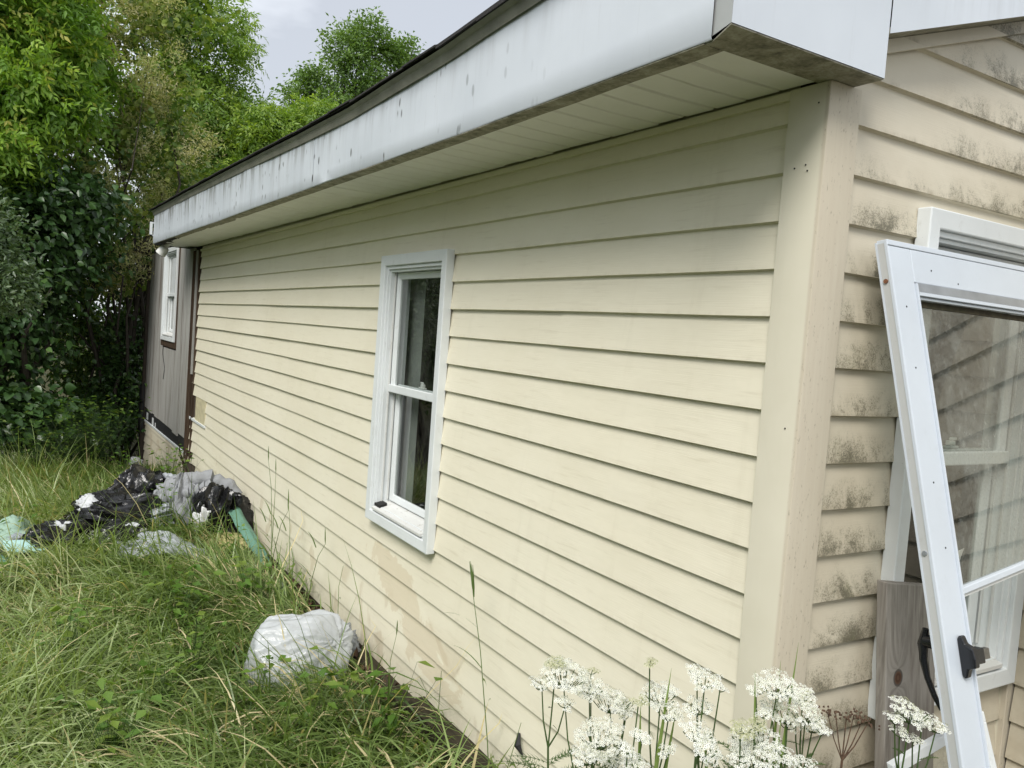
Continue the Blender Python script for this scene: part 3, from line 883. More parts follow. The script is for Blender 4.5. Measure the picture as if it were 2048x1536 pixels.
    if curtain:
        q0, q1 = curtain
        mb = MB()
        def cur(u, v):
            a = q0 + (q1 - q0) * u
            return T(a, -0.135 + 0.004 * math.sin(a * 45 + 0.6 * math.sin(v * 5)) , k0 - 0.1 + (k1 - k0 + 0.15) * v)
        mb.grid(cur, 40, 6); mb.build('curtain', M['curtain'], w, True, 60)
    return w
PL = lambda a, o, z: (-o, a, z)
PG = lambda a, o, z: (a, -o, z)
win_main = make_window(PL, WA0, WA1, WZ0, WZ1, 1.262, 'tall white double hung window in the long cream wall', (2.60, 3.10))
win_gable = make_window(PG, GA0, GA1, GZ0, GZ1, 1.315, 'white double hung window of the gable wall, behind the leaning storm door', None, True, -1)
win_far = make_window(PL, 9.47, 10.50, 1.20, 2.40, 1.80, 'small white double hung window in the bare plywood patch', None, False)
# black gap and debris on the main sill
mb = MB(); mb.box((2.66, -0.02, 0), (2.735, 0.022, 0.02), lambda a, o, z: PL(a, o, z + 0.6125 - o * 0.28)); mb.build('sill_gap', M['dark'], win_main)

# --- bare plywood patch at the far end
ys = [8.46, 8.92, 9.02, 9.40, 10.56, 10.92, 11.20, 11.52, 11.94]
for i in range(len(ys) - 1):
    a, b = ys[i] + 0.006, ys[i + 1] - 0.006
    zb = -0.03 + 0.05 * random.random()
    mb = MB()
    o = 0.010 + random.uniform(-0.003, 0.004)
    if not (9.39 < a < 10.5): mb.box((-o, a, zb + 0.12), (0.013, b, 2.40))
    else:
        mb.box((-o, a, zb + 0.12), (0.013, b, 1.10))
    mb.build('plywood_board', M['plywood'], house, bevel=0.002)
mb = MB(); mb.box((-0.025, 9.42, 1.12), (0.012, 10.54, 1.20)); mb.build('sill_board', M['brown_wood'], house, bevel=0.004)
mb = MB()
for y in (9.44, 10.52): mb.box((-0.018, y - 0.03, 1.19), (0.010, y + 0.03, 2.41))
mb.build('window_stud', M['brown_wood'], house)
mb = MB()
for (y, w, x0, x1) in ((8.20, 0.05, -0.012, 0.02), (8.34, 0.05, -0.022, 0.012), (8.43, 0.025, -0.03, 0.012)):
    vs = []
    n = 16
    for i in range(n + 1):
        z = -0.08 + 2.36 * i / n
        j = 0.008 * nz(z * 6, y * 9); w2 = w * (0.7 + 0.5 * nz(z * 3, y * 5, 3))
        vs += [(x0 + j * .3, y - w2 / 2 + j, z), (x0, y + w2 / 2 + j, z), (x1, y + w2 / 2 + j, z), (x1, y - w2 / 2 + j, z)]
    mb.add(vs, [(i * 4 + k, i * 4 + (k + 1) % 4, (i + 1) * 4 + (k + 1) % 4, (i + 1) * 4 + k) for i in range(n) for k in range(4)])
mb.build('exposed_stud', M['brown_wood'], house)
mb = MB(); mb.box((-0.02, 8.26, 0.9), (0.008, 8.31, 2.28)); mb.build('exposed_furring', M['plywood'], house)
mb = MB(); mb.box((0.000, 7.50, 0.42), (0.0135, 8.02, 0.68)); mb.build('foam_board', M['foam'], house)
mb = MB(); mb.box((-0.010, 7.48, 0.392), (0.012, 8.32, 0.420)); mb.build('starter_strip', M['win_white'], house, bevel=0.004)
mb = MB(); mb.box((-0.012, 8.42, -0.038), (0.012, 11.85, -0.010), lambda x, y, z: (x, y, z - 0.012 * (y - 8))); mb.build('starter_strip', M['win_white'], house, bevel=0.004)
mb = MB(); mb.box((0.0, 8.44, -0.02), (0.012, 11.9, 0.14), lambda x, y, z: (x, y, z - 0.012 * (y - 8))); mb.build('tar_paper', M['tar'], house)
for (y, z, w, h) in ((11.55, 0.03, 0.16, 0.10), (11.0, 0.0, 0.14, 0.12), (10.8, -0.02, 0.06, 0.1)):
    mb = MB(); mb.box((-0.004, y, z - 0.06), (-0.001, y + w, z - 0.06 + h)); mb.build('torn_wrap', M['win_white'], house)
mb = MB()
for s in range(5):
    p = Vector((-0.01, 8.55 - 0.1 * s, -0.12 - 0.03 * s))
    mb.tube([p, p + Vector((-0.05, -0.1 + 0.05 * s, 0.10)), p + Vector((-0.09, -0.18 + 0.08 * s, 0.26 - 0.05 * s))], [0.012, 0.008, 0.002], 4)
mb.build('splintered_wood', M['brown_wood'], house)
mb = MB()
def tarcurl(u, v):
    a = u * 2.6
    return (-0.02 - 0.055 * math.sin(a), 11.9 + 0.09 * (1 - math.cos(a)) + 0.02, -0.25 + v * 0.75 - 0.1 * u)
mb.grid(tarcurl, 8, 5); mb.build('tar_paper_curl', M['tar'], house, True)
mb = MB()
mb.prism([(-0.24, 2.42), (0.2, 2.40), (0.2, 2.95), (-0.02, 2.74)], lambda x, z: (x, 11.9, z), lambda x, z: (x, 12.35, z))
mb.build('rafter_tail', M['timber'], house)
mb = MB(); mb.box((0.0, 8.8, 2.40), (6.8, 12.3, 2.46)); mb.build('rear_roof', M['shingle'], house)
mb = MB(); mb.box((-0.05, 11.93, -0.95), (0.03, 12.02, 2.42)); mb.build('corner_board', M['dark_wood'], house)
mb = MB(); mb.box((-0.45, 8.76, 2.42), (-0.425, 8.80, 2.56)); mb.box((-0.45, 8.76, 2.56), (-0.38, 8.80, 2.575)); mb.box((-0.45, 8.76, 2.42), (-0.39, 8.80, 2.432)); mb.build('gutter_bracket', M['win_white'], house)
# loose wire on the plywood
mb = MB(); mb.tube([(-0.016, 10.35 - 0.02 * i + 0.06 * math.sin(i * 0.9), 1.12 - 0.055 * i) for i in range(9)], 0.004, 5); mb.build('loose_wire', M['black_plastic'], house)

# small marks: black scrap of tape by the ground, nail heads on the post
mb = MB()
for (x, y, z) in ((-0.013, 0.02, 2.235), (-0.0135, 0.078, 2.077), (-0.0135, 0.043, 2.082), (-0.0135, 0.036, 2.066), (-0.0135, 0.03, 1.40)):
    mb.box((x - 0.001, y - 0.0016, z - 0.0018), (x + 0.001, y + 0.0016, z + 0.0018))
mb.build('nail_head', M['dark'], house)
mb = MB()
mb.tube([(-0.012, 1.165, 0.055), (-0.03, 1.14, 0.02), (-0.018, 1.12, -0.01)], [0.006, 0.014, 0.003], 5); mb.build('tape_scrap', M['tar'], house)

# ------------------------------------------------------------------ timber edging at the foot of the wall
def timber(y0, y1, x0, x1, zt):
    mb = MB()
    n = 12
    vs = []
    for i in range(n + 1):
        y = y0 + (y1 - y0) * i / n
        j = 0.010 * nz(y * 4, 2.0); k = 0.008 * nz(y * 3, 7.0)
        vs += [(x0 + j, y, zt - 0.24), (x0 + j, y, zt - 0.014 + k), (x0 + 0.014 + j, y, zt + k), (x1, y, zt + k + 0.004), (x1, y, zt - 0.24)]
    fs = [(i * 5 + q, i * 5 + q + 1, (i + 1) * 5 + q + 1, (i + 1) * 5 + q) for i in range(n) for q in range(4)] + [(0, 1, 2, 3, 4), tuple(range(n * 5, n * 5 + 5))[::-1]]
    mb.add(vs, fs)
    o = mb.build('edging_timber', M['timber'], None, True, 30, loc=(x0, (y0 + y1) / 2, zt - 0.2))
    return o
tag(timber(0.15, 2.02, -0.085, 0.02, -0.165), 'mossy edging timber along the wall foot, the one nearest the yarrow', 'timber', 'edging timbers at the wall foot')
tag(timber(2.05, 3.15, -0.08, 0.02, -0.215), 'mossy edging timber along the wall foot, ending behind the milky plastic bag', 'timber', 'edging timbers at the wall foot')

# ------------------------------------------------------------------ storm door leaning on the gable
def storm_door():
    top = Vector((0.170, -0.052, 1.897))
    lean = 0.262
    t = root('storm_door', (0.58, -0.58, -0.1), 'white aluminium storm door leaning against the gable wall, upper glass slipped', 'door')
    ca, sa = math.cos(lean), math.sin(lean)
    def T(u, v, w):          # u across, v down the door, w out of its front face (0 = back)
        return (top.x + u, top.y - v * sa - w * ca, top.z - v * ca + w * sa * 0.55)
    W, H, D = 0.83, 2.03, 0.032
    sw, th = 0.097, 0.100
    st = []
    for (u0, u1) in ((0.0, sw), (W - sw, W)):
        mb = MB()
        mb.box((u0 + (0.0 if u0 else 0.003), 0.010, 0.004), (u1 - (0 if u0 == 0 else 0.003), H, D), T)
        st.append(mb.build('stile', M['door_white'], t, bevel=0.0025))
    # open channel on the outer edge of the left stile
    mb = MB()
    mb.box((-0.004, 0.0, -0.001), (0.0005, H, 0.004), T); mb.box((-0.004, 0.0, D - 0.006), (0.0005, H, D + 0.001), T)
    mb.build('edge_flange', M['door_white'], st[0])
    mb = MB(); mb.box((-0.0022, 0.004, 0.0045), (-0.0005, H, D - 0.0065), T); mb.build('edge_channel', M['door_edge'], st[0])
    for v in (0.105, 0.79):
        mb = MB(); mb.tube([T(-0.002, v, 0.016), T(-0.006, v, 0.016)], 0.006, 10); mb.build('screw', M['rust'] if v < .3 else M['alu'], st[0])
    mb = MB(); mb.box((sw + 0.001, 0.010, 0.004), (W - sw - 0.001, th, D), T); mb.build('top_rail', M['door_white'], t, bevel=0.002)
    mb = MB(); mb.box((0.0, -0.006, 0.002), (W, 0.009, D + 0.0015), T); mb.build('top_cap', M['door_white'], t, bevel=0.002)
    mb = MB(); mb.box((sw + 0.001, H - 0.30, 0.004), (W - sw - 0.001, H, D), T); mb.build('kick_panel', M['door_white'], t, bevel=0.002)
    # glazing trim round the opening
    mb = MB()
    a, b = sw, W - sw
    mb.box((a + 0.002, th + 0.001, D - 0.004), (b - 0.002, th + 0.026, D + 0.004), T)
    mb.build('head_trim', M['alu'], t, bevel=0.001)
    mb = MB()
    mb.box((a + 0.002, th + 0.0265, D - 0.010), (b - 0.002, th + 0.036, D + 0.006), T)
    mb.box((a + 0.004, th + 0.038, D - 0.016), (b - 0.004, th + 0.045, D - 0.002), T)
    for u in (a, b - 0.010):
        mb.box((u, th + 0.004, D - 0.006), (u + 0.005, H - 0.31, D + 0.006), T)
        mb.box((u + 0.0055, th + 0.03, D - 0.016), (u + 0.010, H - 0.31, D - 0.001), T)
    mb.build('glazing_bead', M['door_white'], t, bevel=0.0008)
    for u in (W - sw - 0.03,):
        mb = MB(); mb.box((u, th + 0.046, 0.006), (u + 0.006, H - 0.31, D - 0.004), T); mb.box((u + 0.009, th + 0.046, 0.006), (u + 0.014, H - 0.31, D - 0.006), T)
        mb.build('sash_guide', M['alu'], t)
    # upper glass with its slipped lower bar
    bl = lambda u: 0.885 - 0.125 * (u - sw)
    mb = MB()
    g0, g1 = a + 0.008, b - 0.008
    mb.add([T(g0, th + 0.040, 0.014), T(g1, th + 0.040, 0.014), T(g1, bl(g1), 0.014), T(g0, bl(g0), 0.014)], [(0, 1, 2, 3)])
    mb.build('glass', M['glass_dirty'], t)
    mb = MB(); mb.box((g0, 0, 0.006), (g1, 0.016, 0.026), lambda u, v, w: T(u, v + bl(u), w)); mb.build('glass_bar', M['door_white'], t, bevel=0.002)
    mb = MB(); mb.box((g0, 0.016, 0.010), (g1, 0.026, 0.018), lambda u, v, w: T(u, v + bl(u), w)); mb.build('seal_strip', M['win_grime'], t)
    mb = MB(); mb.box((g0 + 0.002, th + 0.046, 0.010), (g1 - 0.002, th + 0.062, 0.016), T); mb.build('seal_strip', M['timber'], t)
    # latch on the front, lever on the back
    vl = 1.035
    mb = MB()
    prof = [(a_ * 0.85, b_ * 0.8) for a_, b_ in [(0.0, 0.050), (0.006, 0.062), (0.014, 0.060), (0.020, 0.040), (0.042, 0.030), (0.046, 0.0), (0.044, -0.026), (0.022, -0.034), (0.014, -0.060), (0.006, -0.064), (0.0, -0.052)]]
    mb.prism(prof, lambda w, v: T(0.050, vl - v, D + w), lambda w, v: T(0.071, vl - v, D + w))
    mb.box((0.064, vl - 0.020, D + 0.010), (0.104, vl + 0.016, D + 0.034), T)
    lt = mb.build('latch', M['black_plastic'], t, bevel=0.004)
    mb = MB(); mb.box((0.104, vl - 0.015, D + 0.014), (0.134, vl + 0.010, D + 0.029), T)
    mb.build('latch_bolt', M['steel'], lt, bevel=0.002)
    mb = MB()
    mb.tube([T(0.05, vl - 0.02, 0.0), T(0.05, vl - 0.02, -0.052)], [0.020, 0.015], 12)
    mb.tube([T(0.05, vl - 0.050, -0.046), T(0.05, vl - 0.01, -0.060), T(0.05, vl + 0.03, -0.064), T(0.05, vl + 0.07, -0.060), T(0.05, vl + 0.11, -0.048), T(0.05, vl + 0.14, -0.034)], [0.008, 0.013, 0.010, 0.008, 0.007, 0.005], 8)
    mb.build('lever_handle', M['black_plastic'], t, True, 50)
    # nail holes
    mb = MB()
    for u, v in ((0.045, 0.17), (0.18, 0.06), (0.046, 0.33), (0.05, 0.62), (0.06, 0.78), (0.30, 0.085)):
        mb.tube([T(u, v, D - 0.001), T(u, v, D + 0.0008)], 0.0026, 6)
    mb.build('nail_hole', M['dark'], t)
    return t
storm_door()

# weathered plank leaning beside it
def lean_plank():
    mb = MB()
    top = Vector((0.345, -0.035, 0.985)); sl = 0.085
    def T(u, v, w): return (top.x + u + 0.012 * v, top.y - v * sl - w, top.z - v)
    n = 10
    vs = []
    for i in range(n + 1):
        v = 1.08 * i / n
        e = 0.004 * nz(v * 5, 2.2)
        tv = -0.14 if i == 0 else 0
        vs += [T(0 + e, v, 0), T(0.235, v - tv * 0.235, 0), T(0.235, v - tv * 0.235, 0.032), T(0 + e, v, 0.032)]
    mb.add(vs, [(i * 4 + k, (i + 1) * 4 + k, (i + 1) * 4 + (k + 1) % 4, i * 4 + (k + 1) % 4) for i in range(n) for k in range(4)] + [(0, 1, 2, 3), (n * 4 + 3, n * 4 + 2, n * 4 + 1, n * 4)])
    o = mb.build('wooden_plank', M['plank'], None, True, 30, bevel=0.003, loc=(0.46, -0.12, -0.1))
    tag(o, 'grey weathered plank with a dark knot leaning on the gable wall behind the storm door', 'plank')
lean_plank()

# small white framed pane leaning low
def low_frame():
    t = root('storm_sash', (0.4, -0.45, -0.1), 'low white framed glass pane leaning behind the foot of the storm door', 'window frame')
    def T(u, v, w):
        c, s = math.cos(0.13), math.sin(0.13)
        uu, vv = u * c + v * s * 0.6, v * c - u * s
        return (0.14 + uu, -0.245 - vv * 0.30 - w, 0.605 - vv * 0.95)
    W, H = 0.43, 0.70
    mb = MB()
    for lo, hi in (((0, 0, 0), (W, 0.026, 0.018)), ((0, H - 0.026, 0), (W, H, 0.018)), ((0, 0.0265, 0), (0.026, H - 0.0265, 0.018)), ((W - 0.026, 0.0265, 0), (W, H - 0.0265, 0.018))):
        mb.box(lo, hi, T)
    mb.build('frame', M['win_white'], t, bevel=0.002)
    mb = MB(); mb.add([T(0.02, 0.02, 0.008), T(W - 0.02, 0.02, 0.008), T(W - 0.02, H - 0.02, 0.008), T(0.02, H - 0.02, 0.008)], [(0, 1, 2, 3)]); mb.build('pane', M['glass_dirty'], t)
low_frame()
# torn sticker on the gable window pane
mb = MB(); mb.grid(lambda u, v: PG(0.80 + 0.10 * u + 0.02 * v, -0.050 + 0.002 * math.sin(u * 9), 0.945 + 0.045 * v + 0.020 * u), 6, 3)
o = mb.build('sticker', M['win_grime'], win_gable)
m = o.modifiers.new('thick', 'SOLIDIFY'); m.thickness = 0.001

# security camera under the far end of the soffit
sc_ = root('security_camera', (-0.30, 8.60, 2.305), 'small white security camera hanging under the far end of the eave', 'camera')
mb = MB(); mb.tube([(-0.30, 8.60, 2.318), (-0.30, 8.60, 2.298)], 0.042, 16); mb.tube([(-0.30, 8.60, 2.30), (-0.315, 8.57, 2.27)], 0.018, 10); mb.build('mount', M['cam_white'], sc_, True, 40)
mb = MB()
ax = Vector((-0.45, 0.30, -0.75)).normalized(); c0 = Vector((-0.31, 8.58, 2.285))
mb.tube([c0 - ax * 0.02, c0 - ax * 0.005, c0 + ax * 0.05, c0 + ax * 0.085, c0 + ax * 0.09], [0.02, 0.046, 0.055, 0.058, 0.05], 16)
mb.build('body', M['cam_white'], sc_, True, 50)
mb = MB(); mb.tube([c0 + ax * 0.088, c0 + ax * 0.094], 0.042, 16); mb.build('lens', M['black_plastic'], sc_)

# ------------------------------------------------------------------ rubbish
def bag_pts(seed, nu=110, nv=64, facets=46, d0=0.86, fine=200, pleat=0.0, knot=(0, 0, 1), sharp=26, wrinkle=0.55):
    r_ = np.random.default_rng(seed)
    u = np.linspace(0, 2 * np.pi, nu, endpoint=False); v = np.linspace(0.0, np.pi, nv)
    U, V = np.meshgrid(u, v)
    D = np.stack([np.sin(V) * np.cos(U), np.sin(V) * np.sin(U), np.cos(V)], -1).reshape(-1, 3)
    def facet(n, lo, hi, p):
        N = r_.normal(size=(n, 3)); N /= np.linalg.norm(N, axis=1)[:, None]
        dd = r_.uniform(lo, hi, n)
        q = np.clip(D @ N.T, 1e-3, None) / dd
        return (np.sum(q ** p, axis=1)) ** (-1.0 / p)
    rad = facet(facets, d0, 1.12, sharp)
    rad2 = facet(fine, 0.97, 1.05, 60)
    rad = rad * (0.55 + 0.45 * rad2 / rad2.mean())
    if pleat:
        kn = np.array(knot, float); kn /= np.linalg.norm(kn)
        a = np.cross(kn, [0.3, 0.1, 0.9]); a /= np.linalg.norm(a); b = np.cross(kn, a)
        ang = np.arctan2(D @ b, D @ a); near = np.clip(D @ kn, 0, 1) ** 1.5
        rad = rad + pleat * near * (np.abs(np.sin(ang * 7 + 2 * np.sin(ang * 3))) - 0.5)
    kn = np.array(knot, float); kn /= np.linalg.norm(kn)
    a = np.cross(kn, [0.3, 0.1, 0.9]); a /= np.linalg.norm(a); b = np.cross(kn, a)
    ang = np.arctan2(D @ b, D @ a); pol = np.arccos(np.clip(D @ kn, -1, 1))
    o_ = seed * 3.7
    wr = np.array([abs(mn.noise(Vector((math.cos(t_) * 2.6 + o_, math.sin(t_) * 2.6, p_ * 0.9 + 0.5 * math.sin(3 * t_ + seed))))) + 0.45 * abs(mn.noise(Vector((math.cos(t_) * 6.5 + o_, math.sin(t_) * 6.5, p_ * 1.9)))) for t_, p_ in zip(ang, pol)])
    rad = rad * (1 + wrinkle * (0.3 - np.minimum(wr, 0.42)) * np.clip(np.sin(pol) * 1.6, 0, 1))
    P = D * rad[:, None]
    return P, nu, nv
def bag_faces(nu, nv):
    i, j = np.meshgrid(np.arange(nu), np.arange(nv - 1))
    a = (j * nu + i).ravel(); b = (j * nu + (i + 1) % nu).ravel()
    return np.stack([a, b, b + nu, a + nu], 1)
def bag(name, loc, size, seed, mat, rotz=0.0, parent=None, flat=0.45, **kw):
    P, nu, nv = bag_pts(seed, **kw)
    c, s = math.cos(rotz), math.sin(rotz)
    P = P * np.array(size)
    P = np.stack([P[:, 0] * c - P[:, 1] * s, P[:, 0] * s + P[:, 1] * c, P[:, 2]], 1)
    lo = -size[2] * flat
    P[:, 2] = np.where(P[:, 2] < lo, lo + (P[:, 2] - lo) * 0.08, P[:, 2]) - lo
    o = npmesh(name, P, bag_faces(nu, nv), 4, mat, parent, True)
    o.data.set_sharp_from_angle(angle=R(50))
    o.location = loc
    return o
def patch_on(host, centre_dir, wid, mat, seed, name='torn_patch', push=0.004, name_label=None):
    """irregular patch following a bag's surface: copies the faces whose direction lies in a ragged cone, pushed outward"""
    me = host.data
    n = len(me.vertices)
    co = np.empty(n * 3, np.float32); me.vertices.foreach_get('co', co); co = co.reshape(-1, 3)
    ctr = co.mean(0)
    d = co - ctr; ln = np.linalg.norm(d, axis=1)[:, None] + 1e-6; dn = d / ln
    cd = np.array(centre_dir, float); cd /= np.linalg.norm(cd)
    ang = np.arccos(np.clip(dn @ cd, -1, 1))
    rag = np.array([mn.noise(Vector((x * 4.0 + seed, y * 4.0, z * 4.0))) for x, y, z in dn]) + 0.2 * np.array([mn.noise(Vector((x * 9.0 + seed, y * 11.0, z * 11.0))) for x, y, z in dn])
    keep = ang < wid * (1 + 0.9 * rag)
    F = np.array([p.vertices[:] for p in me.polygons])
    F = F[keep[F].all(axis=1)]
    if len(F) < 4: return None
    ids = np.unique(F); mp = -np.ones(n, int); mp[ids] = np.arange(len(ids))
    o = npmesh(name, (co + dn * push)[ids], mp[F], 4, mat, host, True)
    m = o.modifiers.new('thick', 'SOLIDIFY'); m.thickness = 0.002
    return o
def g(x, y, dz=0.0): return (x, y, float(gz(x, y)) + dz)

b1 = bag('rubbish_bag', g(-0.98, 5.62), (0.38, 0.27, 0.23), 3, M['bag_black'], 0.2, facets=22, d0=0.9, pleat=0.10, knot=(-1, .2, .5))
tag(b1, 'long shiny black rubbish bag with a white torn left corner', 'rubbish bag', 'black rubbish bags')
patch_on(b1, (-0.85, -0.05, 0.55), 0.30, M['scrap_white'], 1.7)
patch_on(b1, (-0.1, -0.8, 0.5), 0.09, M['scrap_white'], 7.7)
b2 = bag('rubbish_bag', g(-0.74, 6.02, 0.07), (0.27, 0.25, 0.24), 8, M['bag_black'], 0.6, facets=20, d0=0.9, pleat=0.12, knot=(.3, 0, 1))
tag(b2, 'black rubbish bag under a pale blue scrap, at the back of the heap', 'rubbish bag', 'black rubbish bags')
patch_on(b2, (0.75, -0.35, 0.75), 0.30, M['cloth_pale'], 3.3)
b3 = bag('rubbish_bag', g(-1.40, 5.28), (0.31, 0.22, 0.17), 15, M['bag_black'], 0.35, facets=22, d0=0.9, pleat=0.1, knot=(-1, 0, .3))
tag(b3, 'low black rubbish bag with white and cream paper spilling on top, left in the heap', 'rubbish bag', 'black rubbish bags')
patch_on(b3, (0.05, -0.25, 0.9), 0.36, M['scrap_white'], 5.1)
b4 = bag('rubbish_bag', g(-1.00, 5.10), (0.22, 0.20, 0.17), 23, M['bag_black'], 0.1, facets=30)
tag(b4, 'small black rubbish bag with a white rip in front of the long bag', 'rubbish bag', 'black rubbish bags')
patch_on(b4, (0.25, -0.5, 0.8), 0.26, M['scrap_white'], 9.0)
b5 = bag('rubbish_bag', g(-0.26, 5.48), (0.24, 0.26, 0.28), 31, M['bag_black'], 0.0, facets=30, pleat=0.12, knot=(.2, -.2, 1))
tag(b5, 'black rubbish bag splashed with white beside the green tarp strip near the wall', 'rubbish bag', 'black rubbish bags')
patch_on(b5, (-0.75, -0.65, 0.15), 0.40, M['cloth_white'], 2.2)

# grey clothing lump with sleeves
cl = root('grey_clothing', g(-0.50, 5.68), 'heap of grey wet clothing draped over the bags near the wall', 'clothing')
bag('garment', (0, 0, 0), (0.24, 0.20, 0.29), 41, M['cloth_grey'], 0.3, cl, facets=26, pleat=0.08, sharp=14)
def sleeve(pts, r, mat, parent, name='sleeve'):
    mb = MB()
    P = [Vector(p) for p in pts]
    fine = []
    n = 26
    for i in range(n + 1):
        t_ = i / n * (len(P) - 1); k = min(int(t_), len(P) - 2); f = t_ - k
        fine.append(P[k].lerp(P[k + 1], f) + Vector((0.01 * nz(i * .6, 1), 0.01 * nz(i * .6, 5), 0.012 * nz(i * .7, 9))))
    rad = [r * (0.85 + 0.30 * nz(i * 0.9, r * 70) + 0.18 * math.sin(i * 2.1)) for i in range(n + 1)]
    mb.tube(fine, rad, 12)
    ov = off(parent)
    mb.v = [(v[0] + ov[0], v[1] + ov[1], v[2] + ov[2]) for v in mb.v]
    return mb.build(name, mat, parent, True, 60)
sleeve([(-0.18, -0.02, 0.30), (0.0, -0.04, 0.40), (0.20, -0.04, 0.42), (0.36, -0.10, 0.34), (0.42, -0.16, 0.2)], 0.075, M['cloth_grey'], cl)
sleeve([(-0.22, -0.08, 0.26), (0.02, -0.13, 0.32), (0.20, -0.16, 0.36)], 0.065, M['cloth_grey'], cl)
sleeve([(-0.20, -0.22, 0.22), (-0.17, -0.27, 0.10), (-0.20, -0.32, -0.02)], 0.085, M['cloth_pale'], cl)

def sheet(name, fn, nu, nv, mat, label, cat, thick=0.006, loc=None):
    mb = MB(); mb.grid(fn, nu, nv)
    c = loc or fn(0.5, 0.5)
    o = mb.build(name, mat, None, True, 60, loc=c)
    m = o.modifiers.new('thick', 'SOLIDIFY'); m.thickness = thick
    return tag(o, label, cat)
# green strip hanging down from the heap towards the wall foot
path = [(-0.36, 5.72, 0.06), (-0.27, 5.62, 0.13), (-0.20, 5.42, 0.10), (-0.16, 5.20, 0.0), (-0.13, 4.96, -0.08), (-0.10, 4.72, -0.16), (-0.08, 4.56, -0.25)]
def gs(u, v):
    t_ = v * (len(path) - 1); k = min(int(t_), len(path) - 2); f = t_ - k
    p = Vector(path[k]).lerp(Vector(path[k + 1]), f)
    w = (u - 0.5) * (0.115 - 0.02 * v)
    return (p.x + w, p.y + 0.25 * w, p.z + 0.016 * math.cos(u * 6.0 + v * 5) + 0.016 * nz(u * 5, v * 11))
sheet('tarp_strip', gs, 10, 40, M['tarp_green'], 'faded green tarp strip arching down beside the wall', 'tarp')
def gl(u, v):
    x = -2.05 + 0.58 * u; y = 5.62 - 0.42 * v + 0.12 * u
    return (x, y, float(gz(x, y)) + 0.10 + 0.17 * math.exp(-((u - 0.62) / 0.22) ** 2) * (1 - 0.8 * v) + 0.05 * nz(u * 4, v * 4, 2) + 0.03 * abs(nz(u * 9, v * 7, 5)))
sheet('tarp', gl, 26, 18, M['tarp_pale'], 'crumpled pale green tarp at the far left of the rubbish', 'tarp')
def gt2(u, v):
    x = -2.05 + 0.42 * u; y = 4.86 - 0.28 * v
    return (x, y, float(gz(x, y)) + 0.11 + 0.13 * math.sin(math.pi * min(1, max(0, u))) * math.sin(math.pi * v) + 0.035 * nz(u * 5, v * 5, 8))
sheet('tarp', gt2, 22, 14, M['tarp_green'], 'turquoise green plastic sheet in the grass below the pale panel, bottom left of the rubbish', 'tarp')
def ct(u, v):
    x = -1.13 + 0.66 * u; y = 4.98 - 0.34 * v - 0.1 * u
    return (x, y, float(gz(x, y)) + 0.06 + 0.13 * math.sin(math.pi * u) * (1 - 0.5 * v) + 0.09 * abs(nz(u * 3.5, v * 4, 3)) + 0.04 * nz(u * 10, v * 9, 1))
sheet('rag', ct, 34, 22, M['cloth_pale'], 'tangled pale grey rag lying in the grass in front of the bags', 'rag', 0.012)
yw = bag('wadding', g(-0.30, 5.08, -0.02), (0.34, 0.22, 0.12), 55, M['yellow'], 0.1, facets=60, sharp=10)
tag(yw, 'flattened yellow wadding in the grass below the white splashed bag', 'wadding')
mb = MB(); mb.box((-0.125, -0.075, 0), (0.125, 0.075, 0.022)); o = mb.build('panel', M['teal'], None, bevel=0.006); o.location = g(-1.62, 5.06, 0.17); o.rotation_euler = (0.30, 0.05, 0.1)
tag(o, 'pale turquoise flat panel lying at the left of the rubbish', 'panel')
mb = MB(); mb.grid(lambda u, v: (-0.06 + 0.14 * u, -0.05 + 0.1 * v, 0.03 * math.sin(u * 4) + 0.012 * nz(u * 5, v * 5)), 8, 6); o = mb.build('paper_scrap', M['teal'], None, True); o.location = (-0.83, 5.9, 0.13); o.rotation_euler = (0.5, 0.1, 0.2)
m = o.modifiers.new('thick', 'SOLIDIFY'); m.thickness = 0.003
tag(o, 'pale blue paper scrap on top of the black bags', 'paper')
o = bag('plastic_wrap', g(-1.66, 5.32, 0.02), (0.12, 0.10, 0.12), 61, M['bag_clear'], 0, facets=22); tag(o, 'crumpled clear plastic wrap beside the low black bag', 'plastic wrap')
mb = MB(); mb.tube([(0.07 * math.cos(a * 0.5), 0.06 * math.sin(a * 0.5), 0.01 * math.sin(a)) for a in range(14)], 0.016, 8); o = mb.build('hose_ring', M['orange'], None, True, 60); o.location = g(-1.73, 5.22, 0.10); o.rotation_euler = (0.4, 0.1, 0)
tag(o, 'salmon coloured plastic ring at the far left of the rubbish', 'ring')
o = bag('rubbish_bag', g(-1.86, 5.02), (0.26, 0.20, 0.13), 71, M['bag_black'], 0, facets=30); tag(o, 'dark bluish rubbish bag cut by the left edge of the photo', 'rubbish bag', 'black rubbish bags')
o = bag('plastic_scrap', g(-1.69, 4.86, 0.05), (0.035, 0.03, 0.05), 73, M['blue'], 0, nu=40, nv=24, facets=14); tag(o, 'small blue plastic scrap in the rubbish at left', 'plastic scrap')
mb = MB(); mb.grid(lambda u, v: (-1.60 + 0.30 * u, 5.64 + 0.03 * math.sin(u * 3) + 0.05 * v, -0.16 + 0.06 * math.sin(u * 3.0) + 0.01 * v), 14, 2); o = mb.build('strap', M['strap'], None, True, 60, loc=(-1.5, 5.65, -0.2))
m = o.modifiers.new('thick', 'SOLIDIFY'); m.thickness = 0.006
tag(o, 'brown strap curving behind the low black bag', 'strap')
